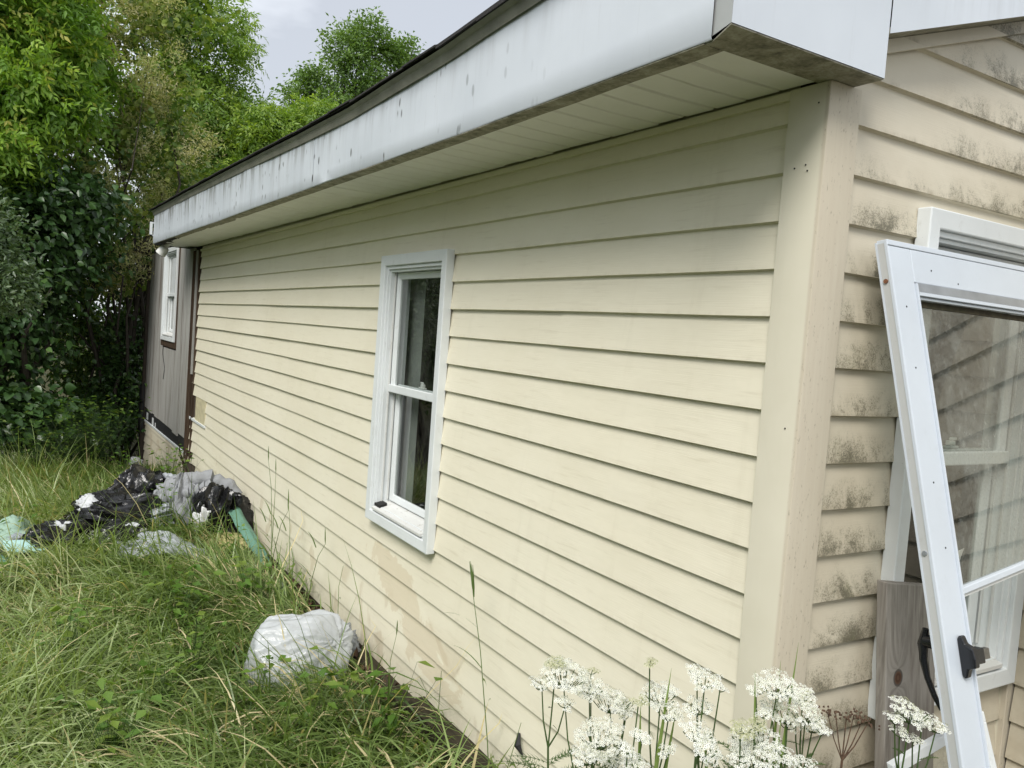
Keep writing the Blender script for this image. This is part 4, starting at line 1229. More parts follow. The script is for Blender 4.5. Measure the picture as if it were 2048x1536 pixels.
# pipe with open black end and rotten stick
o_ = root('black_pipe', (-0.05, 5.5, -0.2), 'open ended black pipe sticking up by the wall behind the green strip', 'pipe')
mb = MB()
pa, pb = Vector((-0.06, 5.62, 0.035)), Vector((-0.03, 5.30, -0.24))
mb.tube([pa, pa.lerp(pb, .5), pb], [0.034, 0.030, 0.030], 14, False); mb.tube([pb, pa.lerp(pb, 0.06)], [0.026, 0.026], 14, False)
d = (pb - pa).normalized()
mb.build('tube', M['black_plastic'], o_, True, 60)
mb = MB(); mb.tube([pa + Vector((0.0, 0, 0)), pa + d * 0.02], [0.044, 0.044], 14); mb.build('flange', M['black_plastic'], o_, True, 40)
o = bag('foam_piece', g(-0.21, 4.50, 0.03), (0.05, 0.04, 0.04), 81, M['cloth_white'], 0, nu=40, nv=24, facets=12); tag(o, 'small white foam piece in the grass below the green strip', 'foam')
o = bag('paper_scrap', g(-0.42, 9.35, 0.22), (0.06, 0.04, 0.05), 83, M['cloth_white'], 0, nu=40, nv=24, facets=12); tag(o, 'white paper caught in the weeds by the far corner of the house', 'paper')

# milky plastic bag in the foreground
wb = root('plastic_bag', g(-0.42, 2.70, -0.03), 'stuffed milky white plastic bag lying in the grass by the wall', 'plastic bag')
bag('bag_body', (0, 0, 0), (0.275, 0.235, 0.285), 97, M['bag_white'], 0.25, wb, nu=180, nv=110, facets=44, d0=0.86, fine=160, pleat=0.06, knot=(0.55, -0.75, 0.55), sharp=44, wrinkle=0.17)
bag('bag_neck', (0.29, 0.12, 0.05), (0.10, 0.085, 0.15), 101, M['bag_clear'], 0.4, wb, nu=90, nv=60, facets=16, fine=90, pleat=0.2, knot=(-1, -.2, 0))

# ------------------------------------------------------------------ leaf machinery
def leaf_mesh(C_, D_, N_, Ln, Wd, fold=0.18, droop=0.0):
    """C base points, D unit tip directions, N unit normals -> verts (n*5), tris (n*4)"""
    n = len(C_)
    S = np.cross(D_, N_); S /= (np.linalg.norm(S, axis=1)[:, None] + 1e-9)
    Ln = Ln[:, None]; Wd = Wd[:, None]
    mid = C_ + D_ * Ln * 0.45 - N_ * Wd * fold
    lf = C_ + D_ * Ln * 0.40 + S * Wd * 0.5 + N_ * Wd * fold * 0.6
    rt = C_ + D_ * Ln * 0.40 - S * Wd * 0.5 + N_ * Wd * fold * 0.6
    tip = C_ + D_ * Ln - N_ * Ln * droop
    V = np.stack([C_, lf, mid, rt, tip], 1).reshape(-1, 3)
    b = (np.arange(n) * 5)[:, None]
    T = np.concatenate([b + np.array([[0, 2, 1]]), b + np.array([[0, 3, 2]]), b + np.array([[1, 2, 4]]), b + np.array([[2, 3, 4]])], 1).reshape(-1, 3)
    return V, T
def broad_leaf_mesh(C_, D_, N_, Ln, Wd, fold=0.18, droop=0.0):
    n = len(C_)
    S = np.cross(D_, N_); S /= (np.linalg.norm(S, axis=1)[:, None] + 1e-9)
    Ln = Ln[:, None]; Wd = Wd[:, None]
    def pt(f, s, k): return C_ + D_ * Ln * f + S * Wd * s + N_ * (Wd * abs(s) * fold * 2 - Ln * droop * f * f)
    V = np.stack([C_, pt(.12, .34, 0), pt(.40, .50, 0), pt(.72, .30, 0), pt(1, 0, 0), pt(.72, -.30, 0), pt(.40, -.50, 0), pt(.12, -.34, 0), pt(.42, 0, 0)], 1).reshape(-1, 3)
    b = (np.arange(n) * 9)[:, None]
    T = np.concatenate([b + np.array([[8, (i + 1) % 8, i]]) for i in range(8)], 1).reshape(-1, 3)
    return V, T
def unit(a): return a / (np.linalg.norm(a, axis=1)[:, None] + 1e-9)
def crown_clumps(blobs, per, rg):
    """clump centres spread through ellipsoids, biased to the outside, uneven"""
    out = []
    for (c, r, k) in blobs:
        n = int(per * k)
        d = unit(rg.normal(size=(n, 3)))
        rr = rg.uniform(0.15, 1.0, n) ** 0.45
        out.append(np.array(c) + d * rr[:, None] * np.array(r))
    return np.concatenate(out)
def make_crown(name, blobs, per, nl, spread, ln, wd, mat, parent, rg, compound=False, broad=False, tint=(0.1, 0.9), droop=0.35, up=0.5, jit=0.12):
    cl = crown_clumps(blobs, per, rg)
    ct = rg.beta(2.2, 2.2, len(cl))
    n = len(cl) * nl
    ci = np.repeat(np.arange(len(cl)), nl)
    base = cl[ci] + rg.normal(size=(n, 3)) * spread * np.array([1, 1, 0.55])
    ctr = np.mean([b[0] for b in blobs], axis=0)
    outw = base - ctr; outw[:, 2] *= 0.3
    D = unit(unit(outw) * 0.7 + rg.normal(size=(n, 3)) * 0.75 + np.array([0, 0, -droop]))
    N = unit(np.array([0, 0, 1.0]) * up + rg.normal(size=(n, 3)) * 0.45 + unit(outw) * 0.15)
    N = unit(N - D * np.sum(N * D, axis=1)[:, None])
    tn = tint[0] + (tint[1] - tint[0]) * np.clip(ct[ci] + rg.normal(size=n) * jit, 0, 1)
    if not compound:
        L_ = ln * rg.uniform(0.65, 1.2, n); W_ = wd * rg.uniform(0.75, 1.15, n)
        V, T = (broad_leaf_mesh if broad else leaf_mesh)(base, D, N, L_, W_, 0.16, 0.16)
        t5 = np.repeat(tn, 9 if broad else 5)
    else:
        S = unit(np.cross(D, N))
        Vs, Ts, t5 = [], [], []
        cnt = 0
        axl = ln * 1.9
        for (f, sd_, lf_) in ((0.35, 1, 0.8), (0.35, -1, 0.8), (0.7, 1, 0.95), (0.7, -1, 0.95), (0.95, 0, 1.1)):
            bb = base + D * axl * f + np.array([0, 0, -1.0]) * axl * f * f * 0.28
            dd = unit(D * (1.0 if sd_ == 0 else 0.62) + S * 0.75 * sd_ + np.array([0, 0, -0.26]) + rg.normal(size=(n, 3)) * 0.22)
            nn = unit(N - dd * np.sum(N * dd, axis=1)[:, None])
            V, T = leaf_mesh(bb, dd, nn, ln * lf_ * rg.uniform(0.75, 1.15, n), wd * rg.uniform(0.8, 1.15, n), 0.15, 0.22)
            Vs.append(V); Ts.append(T + cnt); cnt += len(V)
            t5.append(np.repeat(np.clip(tn + rg.normal(size=n) * 0.05, 0, 1), 5))
        V = np.concatenate(Vs); T = np.concatenate(Ts); t5 = np.concatenate(t5)
    o = npmesh(name, V - np.array(off(parent)), T, 3, mat, parent, False, {'tint': t5})
    o['kind'] = 'stuff'
    return o, cl
def make_trunk(base, targets, r0, parent, rg, name='trunk', bend=0.3):
    mb = MB()
    base = Vector(base)
    for t_ in targets:
        t_ = Vector(t_)
        mids = [base]
        for f in (0.25, 0.5, 0.75, 1.0):
            p = base.lerp(t_, f)
            p.z = base.z + (t_.z - base.z) * f ** 0.8
            p += Vector(rg.normal(size=3) * bend * 0.35 * (1 if f < 1 else 0))
            mids.append(p)
        rr = r0 * rg.uniform(0.7, 1.0)
        mb.tube(mids, [rr, rr * 0.8, rr * 0.55, rr * 0.32, rr * 0.10], 7)
    return mb.build(name, M['bark'], parent, True, 60)
def tree(name, base, label, group, blobs, per, nl, spread, ln, wd, mat, seed, r0=0.09, cat='tree', **kw):
    rg = np.random.default_rng(seed)
    t = root(name, base, label, cat, group)
    o, cl = make_crown('crown', blobs, per, nl, spread, ln, wd, M[mat], t, rg, **kw)
    tg = [b[0] for b in blobs] + [tuple(cl[i]) for i in rg.choice(len(cl), min(14, len(cl)), replace=False)]
    make_trunk(base, tg, r0, t, rg)
    return t

G = lambda x, y: (x, y, float(gz(x, y)))
TG = 'trees and shrubs behind the yard'
# bright boxelder, upper left
tree('boxelder_tree', G(-3.1, 12.1), 'bright yellow green boxelder filling the upper left corner', TG,
     [((-2.77, 11.80, 5.20), (1.38, 1.20, 1.20), 1.0), ((-1.75, 11.32, 4.30), (0.90, 0.84, 0.66), 0.7), ((-1.75, 11.44, 5.38), (0.84, 0.96, 0.72), 0.7), ((-3.97, 11.56, 4.00), (1.20, 1.08, 1.08), 0.6), ((-2.29, 11.08, 3.46), (0.84, 0.72, 0.48), 0.45), ((-2.53, 12.16, 6.64), (1.44, 1.20, 0.96), 0.8), ((-1.27, 11.56, 4.78), (0.54, 0.60, 0.54), 0.35)],
     190, 16, 0.135, 0.115, 0.043, 'lf_bright', 1, compound=True, droop=0.22, tint=(0.12, 0.98))
tree('shaded_tree', G(-2.8, 14.3), 'deep green tree in shade behind the bright boxelder', TG,
     [((-2.53, 13.96, 5.20), (1.56, 0.84, 1.56), 1.0), ((-1.45, 13.96, 4.24), (0.96, 0.72, 1.20), 0.8), ((-2.29, 14.20, 6.88), (1.68, 0.84, 1.08), 0.9), ((-1.57, 13.96, 6.04), (0.84, 0.72, 0.96), 0.6), ((-2.41, 13.84, 2.80), (1.44, 0.72, 1.20), 0.8)],
     190, 12, 0.19, 0.15, 0.075, 'lf_brush', 31, droop=0.4, tint=(0.1, 0.75))
# dark broad leaved tree below it
tree('dark_broadleaf_tree', G(-2.0, 11.6), 'dark green broad leaved tree below the bright boxelder', TG,
     [((-1.75, 11.44, 2.32), (1.14, 0.84, 0.90), 1.0), ((-1.27, 11.32, 2.92), (0.66, 0.60, 0.48), 0.5), ((-2.17, 11.44, 1.12), (1.20, 0.84, 0.84), 0.9), ((-3.13, 11.32, 2.08), (1.08, 0.84, 1.44), 0.8)],
     420, 10, 0.17, 0.115, 0.078, 'lf_dark', 2, droop=0.55, up=0.6, broad=True)
tree('grey_leaved_shrub', G(-2.6, 8.0), 'small leaved greyish green shrub at the left edge', TG,
     [((-2.25, 7.9, 2.2), (0.55, 0.45, 0.45), 1.0), ((-1.95, 7.8, 1.75), (0.42, 0.4, 0.35), 0.8), ((-2.5, 7.9, 1.35), (0.5, 0.4, 0.5), 0.7)],
     200, 16, 0.09, 0.065, 0.032, 'lf_grey', 3, r0=0.03, cat='shrub', droop=0.1)
tree('maple_sapling', G(-2.2, 10.9), 'low dark maple sapling in the shade at the foot of the trees', TG,
     [((-1.75, 10.72, -0.02), (0.90, 0.60, 0.50), 1.0), ((-1.27, 10.96, -0.38), (0.54, 0.48, 0.36), 0.5), ((-2.65, 10.60, 0.04), (0.84, 0.60, 0.72), 0.7)],
     280, 9, 0.14, 0.13, 0.12, 'lf_dark', 4, broad=True, r0=0.03, cat='sapling', droop=0.4, up=0.9)
# smoke bush: dark round leaves and tan plumes
def smoke_bush():
    rg = np.random.default_rng(6)
    base = G(-0.2, 12.6)
    t = root('smoke_bush', base, 'tall smoke bush with tan feathery plumes between the green trees', 'tree', TG)
    blobs = [((-0.55, 12.2, 3.6), (0.75, 0.6, 0.8), 1.0), ((-0.35, 12.3, 5.0), (0.85, 0.6, 0.8), 1.1), ((0.15, 12.3, 4.0), (0.7, 0.6, 0.8), 0.9), ((-0.45, 12.3, 6.1), (0.75, 0.6, 0.7), 0.9), ((-0.45, 12.1, 2.5), (0.7, 0.5, 0.7), 0.7), ((0.5, 12.4, 6.1), (0.4, 0.4, 0.5), 0.25)]
    o, cl = make_crown('crown', blobs, 70, 12, 0.13, 0.10, 0.085, M['lf_brush'], t, rg, broad=True, droop=0.1, tint=(0.3, 1.0))
    # plumes: clouds of tiny threads
    pc = crown_clumps(blobs[:5], 30, rg) + np.array([0, -0.12, 0.05])
    k = 230
    n = len(pc) * k
    ci = np.repeat(np.arange(len(pc)), k)
    P = pc[ci] + rg.normal(size=(n, 3)) * np.array([0.11, 0.11, 0.10])
    D = unit(rg.normal(size=(n, 3)) + np.array([0, 0, 0.3])); N = unit(np.cross(D, rg.normal(size=(n, 3))))
    l = rg.uniform(0.03, 0.07, n)[:, None]; w = rg.uniform(0.004, 0.009, n)[:, None]
    S = np.cross(D, N)
    V = np.stack([P - S * w, P + S * w, P + D * l], 1).reshape(-1, 3)
    T = np.arange(n * 3).reshape(-1, 3)
    tn = np.clip(rg.beta(2, 2, len(pc))[ci] + rg.normal(size=n) * 0.12, 0, 1)
    o = npmesh('plumes', V - np.array(base), T, 3, M['plume'], t, False, {'tint': np.repeat(tn, 3)})
    o['kind'] = 'stuff'
    make_trunk(base, [b[0] for b in blobs] + [tuple(pc[i]) for i in range(0, len(pc), 14)], 0.04, t, rg, bend=0.9)
smoke_bush()
# boxelders behind the roof line
tree('boxelder_tree', G(1.4, 17.0), 'pale green boxelder with a tall open top left of the sky gap', TG,
     [((1.5, 17, 7.2), (0.95, 0.9, 1.1), 0.8), ((1.2, 17, 5.6), (1.3, 1.1, 1.1), 1.0), ((2.3, 17, 5.3), (1.1, 1.0, 1.0), 0.9), ((1.6, 16.6, 4.0), (1.3, 1.0, 0.8), 0.8), ((0.6, 16.8, 7.9), (0.8, 0.9, 0.8), 0.5)],
     170, 17, 0.16, 0.115, 0.042, 'lf_mid', 7, compound=True, droop=0.25, tint=(0.25, 1.0))
tree('boxelder_tree', G(3.2, 16.4), 'pale green boxelder just above the middle of the roof edge', TG,
     [((2.9, 16, 5.2), (1.0, 0.9, 0.7), 0.9), ((3.9, 16.3, 5.7), (0.9, 0.9, 0.6), 0.7), ((2.7, 15.8, 4.2), (1.2, 0.8, 0.8), 1.0), ((3.9, 16, 4.9), (1.0, 0.8, 0.6), 0.7)],
     170, 17, 0.15, 0.115, 0.042, 'lf_mid', 8, compound=True, droop=0.25, tint=(0.25, 1.0))
tree('hardwood_tree', G(6.0, 20.5), 'darker green hardwood tree right of the sky gap', TG,
     [((4.75, 20, 7.75), (0.5, 0.5, 0.45), 0.5), ((5.45, 20, 8.75), (0.55, 0.6, 0.7), 0.6), ((6.15, 20.2, 9.35), (0.55, 0.6, 0.6), 0.55), ((5.9, 20.2, 8.1), (0.7, 0.8, 0.6), 0.8), ((6.75, 20.4, 8.75), (0.6, 0.7, 0.7), 0.6), ((5.3, 20, 7.2), (0.8, 0.7, 0.5), 0.7), ((6.6, 20.3, 7.7), (0.9, 0.8, 0.6), 0.7), ((7.2, 20.4, 9.2), (0.45, 0.6, 0.5), 0.4), ((4.2, 20, 7.3), (0.35, 0.4, 0.3), 0.2)],
     170, 17, 0.14, 0.12, 0.060, 'lf_far', 9, droop=0.3, tint=(0.35, 1.0))
# understory and far wood
tree('understory_brush', G(-0.4, 14.2), 'yellow green brush in the gap between the dark tree and the house', TG,
     [((-0.6, 13.8, 1.6), (0.9, 0.7, 0.9), 1.0), ((0.3, 14, 2.4), (0.8, 0.7, 0.9), 0.9), ((-0.3, 13.6, 0.3), (0.9, 0.7, 0.7), 0.8), ((0.9, 14.2, 3.5), (0.8, 0.8, 0.8), 0.6), ((-1.2, 14, 2.8), (0.9, 0.7, 0.9), 0.7)],
     260, 14, 0.17, 0.13, 0.058, 'lf_brush', 10, r0=0.05, cat='brush', compound=False, droop=0.3)
tree('shade_shrub', G(-0.3, 12.4), 'dark green shrub beside the far corner of the house', TG,
     [((-0.35, 12.3, 0.1), (0.42, 0.4, 0.65), 1.0), ((-0.25, 12.5, 1.0), (0.35, 0.4, 0.5), 0.6), ((-0.75, 11.9, -0.2), (0.4, 0.35, 0.35), 0.6)],
     170, 12, 0.10, 0.10, 0.06, 'lf_dark', 12, r0=0.03, cat='shrub', droop=0.3, tint=(0.3, 1.0))
# distant woods as one mass, round the back, with unseen rows at left
def woods():
    rg = np.random.default_rng(14)
    fine, coarse = [], []
    for x in np.arange(-9, 9, 1.3): fine.append(((x, 20 + 2 * rg.random(), 1.2 + 1.0 * rg.random()), (1.3, 1.0, 2.6), 1.0))
    for x in np.arange(-9, 0.6, 1.2): fine.append(((x, 18.5 + rg.random(), 4.6 + 1.8 * rg.random()), (1.3, 1.0, 2.2), 1.0))
    for x in (1.5, 3.2, 4.9, 6.6): fine.append(((x, 21.5, 5.0 + 0.5 * rg.random()), (1.4, 1.0, 1.2), 0.8))
    for y in np.arange(-7, 21, 1.7): 
        coarse.append(((-7.6 - 1.2 * rg.random(), y, 2.0 + 0.9 * rg.random()), (1.3, 1.5, 2.8), 0.8))  # row out of view, added to cut low sky light on the upper wall
    for y in np.arange(13, 19, 1.5): coarse.append(((-5.2 - 1.2 * rg.random(), y, 2.2 + 1.4 * rg.random()), (1.2, 1.3, 2.9), 1.0))
    t = root('wood', (-3, 21, -1.3), 'mass of green woodland behind the yard, with an unseen shading row added at left', 'wood')
    t['kind'] = 'stuff'
    make_crown('foliage', fine, 110, 11, 0.26, 0.17, 0.085, M['lf_far'], t, rg, droop=0.3, tint=(0.0, 0.85))
    make_crown('foliage', coarse, 100, 9, 0.30, 0.30, 0.19, M['lf_far'], t, rg, droop=0.3, tint=(0.0, 0.85))
woods()

# ------------------------------------------------------------------ grass
HOLES = [(-0.42, 2.70, 0.26, 0.22), (-0.98, 5.62, 0.42, 0.32), (-0.72, 5.98, 0.3, 0.28), (-1.40, 5.30, 0.32, 0.22), (-0.5, 5.68, 0.26, 0.24), (-0.26, 5.5, 0.24, 0.24), (-1.0, 5.12, 0.2, 0.17), (-0.14, 2.82, 0.12, 0.10), (-1.86, 5.05, 0.24, 0.16), (-1.62, 5.08, 0.12, 0.07), (-1.75, 5.5, 0.25, 0.16)]
def fld(x, y, s, o):
    return np.sin(x * s * 1.3 + 1.7 * np.sin(y * s * 0.9 + o) + o) * np.cos(y * s * 1.1 + 1.3 * np.sin(x * s * 0.7 - o))
def grass_blades(n, xr, yr, hr, wr, rg, keep=None, up=0.35, tshift=0.0, flop=1.0):
    x = rg.uniform(*xr, n); y = rg.uniform(*yr, n)
    ok = (x < -0.065) | ((y > 3.0) & (x < -0.05)) | (y < -0.1)
    for (hx, hy, a, b) in HOLES: ok &= ((x - hx) / a) ** 2 + ((y - hy) / b) ** 2 > 1
    # thinner close to the wall
    ok &= rg.random(n) < np.clip((-x - 0.02) / 0.30, 0.22, 1)
    if keep is not None: ok &= keep(x, y)
    x, y = x[ok], y[ok]; n = len(x)
    z = gz(x, y) - 0.01
    h = rg.uniform(*hr, n) * (0.8 + 0.35 * fld(x, y, 1.9, 0.7)); w = rg.uniform(*wr, n)
    base_dir = 3.5 + 1.5 * fld(x, y, 1.1, 2.0) + 0.8 * fld(x, y, 3.0, 5.0)
    az = base_dir + rg.normal(size=n) * 0.95
    dirx, diry = np.cos(az), np.sin(az)
    th0 = (rg.uniform(0.1, 0.75, n) + 0.35 * max(0.0, flop - 1)) * (1 - up * 0.4)
    bend = np.clip(rg.normal(1.15, 0.5, n), 0.1, 2.0) * flop * (1 - up * 0.4)
    K = 5
    P = np.zeros((n, K + 1, 3)); P[:, 0] = np.stack([x, y, z], 1)
    for i in range(K):
        t_ = (i + 0.5) / K
        th = th0 + bend * t_ ** 1.2
        st = h / K
        P[:, i + 1, 0] = P[:, i, 0] + dirx * np.sin(th) * st
        P[:, i + 1, 1] = P[:, i, 1] + diry * np.sin(th) * st
        P[:, i + 1, 2] = P[:, i, 2] + np.cos(th) * st
        gl_ = gz(P[:, i + 1, 0], P[:, i + 1, 1]) + 0.015 + 0.06 * rg.random(n)
        P[:, i + 1, 2] = np.maximum(P[:, i + 1, 2], gl_)
    # keep the blades out of the house wall
    P[:, :, 0] = np.where((P[:, :, 1] > 0.0) & (P[:, :, 1] < 12), np.minimum(P[:, :, 0], -0.015), P[:, :, 0])
    tw = az + np.pi / 2 + rg.normal(size=n) * 0.5
    S = np.stack([np.cos(tw), np.sin(tw), rg.normal(size=n) * 0.25], 1)
    prof = [0.75, 1.0, 0.95, 0.75, 0.45]
    vs = np.zeros((n, 2 * K + 1, 3))
    for i in range(K):
        vs[:, 2 * i] = P[:, i] - S * (w * prof[i] * 0.5)[:, None]
        vs[:, 2 * i + 1] = P[:, i] + S * (w * prof[i] * 0.5)[:, None]
    vs[:, 2 * K] = P[:, K]
    b = (np.arange(n) * (2 * K + 1))[:, None]
    tr = []
    for i in range(K - 1):
        tr += [[2 * i, 2 * i + 1, 2 * i + 3], [2 * i, 2 * i + 3, 2 * i + 2]]
    tr.append([2 * K - 2, 2 * K - 1, 2 * K])
    F = np.concatenate([b + np.array([t_]) for t_ in tr], 1).reshape(-1, 3)
    patch = 0.5 + 0.5 * fld(x, y, 0.9, 3.3)
    tint = np.clip(0.04 + 0.62 * patch * rg.random(n) + rg.normal(size=n) * 0.15 + tshift, 0, 0.78)
    tint = np.clip(tint + 0.24 * smst(-0.6, -1.6, x), 0, 0.81)
    dryp = 0.05 + 0.10 * smst(0.2, 0.9, fld(x, y, 1.6, 6.1)) + 0.10 * smst(-0.9, -0.2, x)
    dry = rg.random(n) < dryp
    tint = np.where(dry, rg.uniform(0.84, 1.0, n), tint)
    return vs.reshape(-1, 3), F, np.repeat(tint, 2 * K + 1)
def grass():
    rg = np.random.default_rng(21)
    parts = [grass_blades(36000, (-3.2, 0), (1.0, 4.6), (0.28, 0.60), (0.006, 0.0125), rg, up=0.15, flop=1.7, tshift=0.14),
             grass_blades(14000, (-3.2, 0), (1.0, 4.6), (0.10, 0.28), (0.004, 0.008), rg, up=0.1, flop=1.3, tshift=0.04),
             grass_blades(30000, (-3.6, 0), (4.4, 7.4), (0.25, 0.55), (0.007, 0.014), rg, up=0.3, flop=1.5, tshift=0.12),
             grass_blades(20000, (-4.2, 0.0), (7.2, 11.5), (0.18, 0.45), (0.009, 0.017), rg, up=0.7, tshift=0.12),
             grass_blades(2500, (-2.2, 1.1), (-0.9, 0.9), (0.15, 0.40), (0.003, 0.006), rg, keep=lambda x, y: (x < -0.16) | (y < -0.5), up=0.5),
             grass_blades(1100, (-3.2, -0.15), (1.6, 9.5), (0.5, 0.85), (0.005, 0.010), rg, up=0.9, flop=0.8, tshift=0.15)]
    Vs, Fs, Ts, c = [], [], [], 0
    for V, F, T in parts:
        Vs.append(V); Fs.append(F + c); Ts.append(T); c += len(V)
    o = npmesh('grass', np.concatenate(Vs), np.concatenate(Fs), 3, M['grass'], None, True, {'tint': np.concatenate(Ts)})
    tag(o, 'long matted grass covering the yard', kind='stuff')
grass()
# leaf litter by the wall foot
def litter():
    rg = np.random.default_rng(33)
    n = 1500
    y = rg.uniform(2.2, 6.0, n); x = -0.03 - np.abs(rg.normal(size=n)) * 0.10
    P = np.stack([x, y, gz(x, y) + rg.uniform(0.0, 0.05, n) + np.where(x > -0.08, 0.02, 0)], 1)
    D = unit(rg.normal(size=(n, 3)) * np.array([1, 1, 0.35])); N = unit(rg.normal(size=(n, 3)) * 0.5 + np.array([0, 0, 1.0]))
    N = unit(N - D * np.sum(N * D, axis=1)[:, None])
    V, T = leaf_mesh(P, D, N, rg.uniform(0.03, 0.075, n), rg.uniform(0.02, 0.05, n), 0.3, 0.2)
    o = npmesh('leaf_litter', V, T, 3, M['litter_brown'], None)
    tag(o, 'brown dead leaves along the foot of the wall', kind='stuff')
litter()

# ------------------------------------------------------------------ weeds and single grasses
def weed(x, y, h, nl, ll, label, seed, mat='lf_weed', sp=0.07):
    h *= 1.35
    rg = np.random.default_rng(seed)
    b = G(x, y)
    t = root('weed', b, label, 'weed', 'broad leaved weeds in the grass')
    n = nl
    st = rg.normal(size=(n, 2)) * sp
    hh = rg.uniform(0.25, 1.0, n) * h
    P = np.stack([st[:, 0] * hh / h, st[:, 1] * hh / h, hh], 1)
    a = rg.uniform(0, 6.28, n)
    D = unit(np.stack([np.cos(a), np.sin(a), rg.uniform(-0.4, 0.3, n)], 1)); N = unit(np.array([0, 0, 1.0]) + rg.normal(size=(n, 3)) * 0.3)
    N = unit(N - D * np.sum(N * D, axis=1)[:, None])
    V, T = leaf_mesh(P, D, N, ll * rg.uniform(0.6, 1.2, n), ll * 0.55 * rg.uniform(0.8, 1.2, n), 0.15, 0.15)
    o = npmesh('leaves', V, T, 3, M[mat], t, False, {'tint': np.repeat(rg.uniform(0.2, 1, n), 5)})
    o['kind'] = 'stuff'
    mb = MB()
    for i in range(n):
        p = P[i]; mb.tube([(b[0], b[1], b[2]), (b[0] + p[0] * .6, b[1] + p[1] * .6, b[2] + p[2] * .6), (b[0] + p[0], b[1] + p[1], b[2] + p[2])], [0.0013, 0.0011, 0.0008], 3)
    mb.build('stem', M['yarrow_green'], t)['kind'] = 'stuff'
weed(-0.92, 2.75, 0.32, 34, 0.055, 'light green leafy weed at the left of the milky bag', 1)
weed(-1.10, 2.45, 0.26, 26, 0.05, 'low light green weed in the grass left of the milky bag', 2)
weed(-0.72, 2.30, 0.28, 26, 0.055, 'light green weed in front of the milky bag', 3)
weed(-0.30, 1.75, 0.30, 22, 0.075, 'broad leaved weed by the nearer edging timber', 4, sp=0.09)
weed(-0.22, 1.95, 0.22, 14, 0.075, 'heart leaved weed beside the farther edging timber', 5)
weed(-0.70, 5.22, 0.36, 40, 0.05, 'bushy green weed growing up between the bags and the grey clothing', 6)
weed(-1.62, 5.62, 0.26, 26, 0.07, 'yellow green leafy weed beside the pale green tarp', 7)
weed(-0.30, 4.62, 0.30, 30, 0.05, 'leafy weed under the lower end of the green strip', 8)
for i, (wx, wy, wl) in enumerate(((-1.35, 2.05, 'left foreground weed with broad pale leaves, nearest the lower left corner'), (-1.45, 3.3, 'broad leaved weed in the middle of the lawn at left'), (-0.85, 3.55, 'broad leaved weed between the milky bag and the grey rag'), (-0.55, 1.95, 'broad leaved weed in the near grass below the milky bag'), (-1.9, 4.1, 'broad leaved weed at the left edge in front of the rubbish'), (-0.4, 3.7, 'broad leaved weed near the wall behind the milky bag'))):
    weed(wx, wy, 0.27, 42, 0.075, wl, 60 + i, sp=0.12)
weed(-0.42, 6.75, 0.40, 60, 0.06, 'leafy green weeds behind the grey clothing', 9, sp=0.14)
weed(-0.75, 7.2, 0.36, 50, 0.06, 'leafy green weeds behind the black bags', 10, sp=0.14)
weed(-0.25, 7.9, 0.35, 50, 0.06, 'leafy weed below the splintered siding at the far end', 11, sp=0.12)
weed(-1.45, 8.6, 0.50, 260, 0.055, 'pale green feathery weed clump at the back of the grass', 12, sp=0.30)
weed(-0.95, 9.3, 0.75, 420, 0.065, 'tall pale green weed clump before the far house corner', 13, sp=0.30)

def stalk(name, pts, blades, label, head=None, r=0.0025, tint=0.16, mat='grass'):
    b = pts[0]
    t = root(name, b, label, 'grass stalk', 'tall grass stalks against the wall')
    mb = MB()
    n = len(pts)
    mb.tube(pts, [r * (1 - 0.6 * i / max(1, n - 1)) for i in range(n)], 5)
    o = mb.build('stem', M[mat], t, True, 60)
    for (p, d, ln, w) in blades:
        p = Vector(p); d = Vector(d).normalized()
        side = d.cross(Vector((0.4, -0.6, 0.2))).normalized()
        K = 6
        w = w * 1.6
        vs = []
        for i in range(K + 1):
            f = i / K
            c = p + d * (ln * f) + Vector((0, 0, -0.38 * ln * f * f))
            ww = w * (1 - f) ** 0.6 * (0.6 + 0.4 * min(1, f * 5))
            vs += [tuple(c - side * ww / 2), tuple(c + side * ww / 2)]
        m2 = MB(); m2.add(vs, [(2 * i, 2 * i + 1, 2 * i + 3, 2 * i + 2) for i in range(K)])
        m2.build('blade', M[mat], t, True, 60)
    if head:
        for (p, d, ln) in head:
            p = Vector(p); d = Vector(d).normalized()
            m2 = MB(); m2.tube([p, p + d * ln * 0.3, p + d * ln * 0.7, p + d * ln], [0.0015, 0.004, 0.003, 0.0008], 5)
            m2.build('seed_head', M[mat], t, True, 60)
    for c in t.children:
        a = c.data.attributes.new('tint', 'FLOAT', 'POINT'); a.data.foreach_set('value', [tint + random.uniform(-0.1, 0.12)] * len(c.data.vertices))
    return t
# tall grass right of centre
stalk('grass_stalk', [(-0.16, 1.08, -0.25), (-0.155, 1.16, 0.05), (-0.15, 1.27, 0.36), (-0.15, 1.36, 0.56), (-0.15, 1.40, 0.68)],
      [((-0.15, 1.20, 0.15), (-.2, -.5, .9), 0.20, 0.008), ((-0.15, 1.25, 0.30), (-.3, .8, .6), 0.22, 0.007), ((-0.15, 1.30, 0.44), (-.2, .9, .35), 0.24, 0.007), ((-0.155, 1.13, -0.02), (-.3, -.6, .8), 0.25, 0.009), ((-0.15, 1.24, 0.26), (-.3, -.8, .5), 0.12, 0.006)],
      'tall seeding grass stalk standing before the wall right of the window', [((-0.15, 1.35, 0.55), (-.05, .25, 1), 0.13), ((-0.15, 1.35, 0.55), (-.1, .05, 1), 0.13), ((-0.15, 1.35, 0.55), (0, .45, 1), 0.14)])
stalk('grass_stalk', [(-0.2, 0.98, -0.25), (-0.18, 0.97, 0.05), (-0.15, 0.95, 0.22)], [((-0.18, 0.97, 0.0), (-.3, .7, .6), 0.26, 0.009), ((-0.18, 0.96, 0.06), (-.3, -.7, .7), 0.22, 0.009)], 'short grass tuft between the tall stalk and the yarrow')
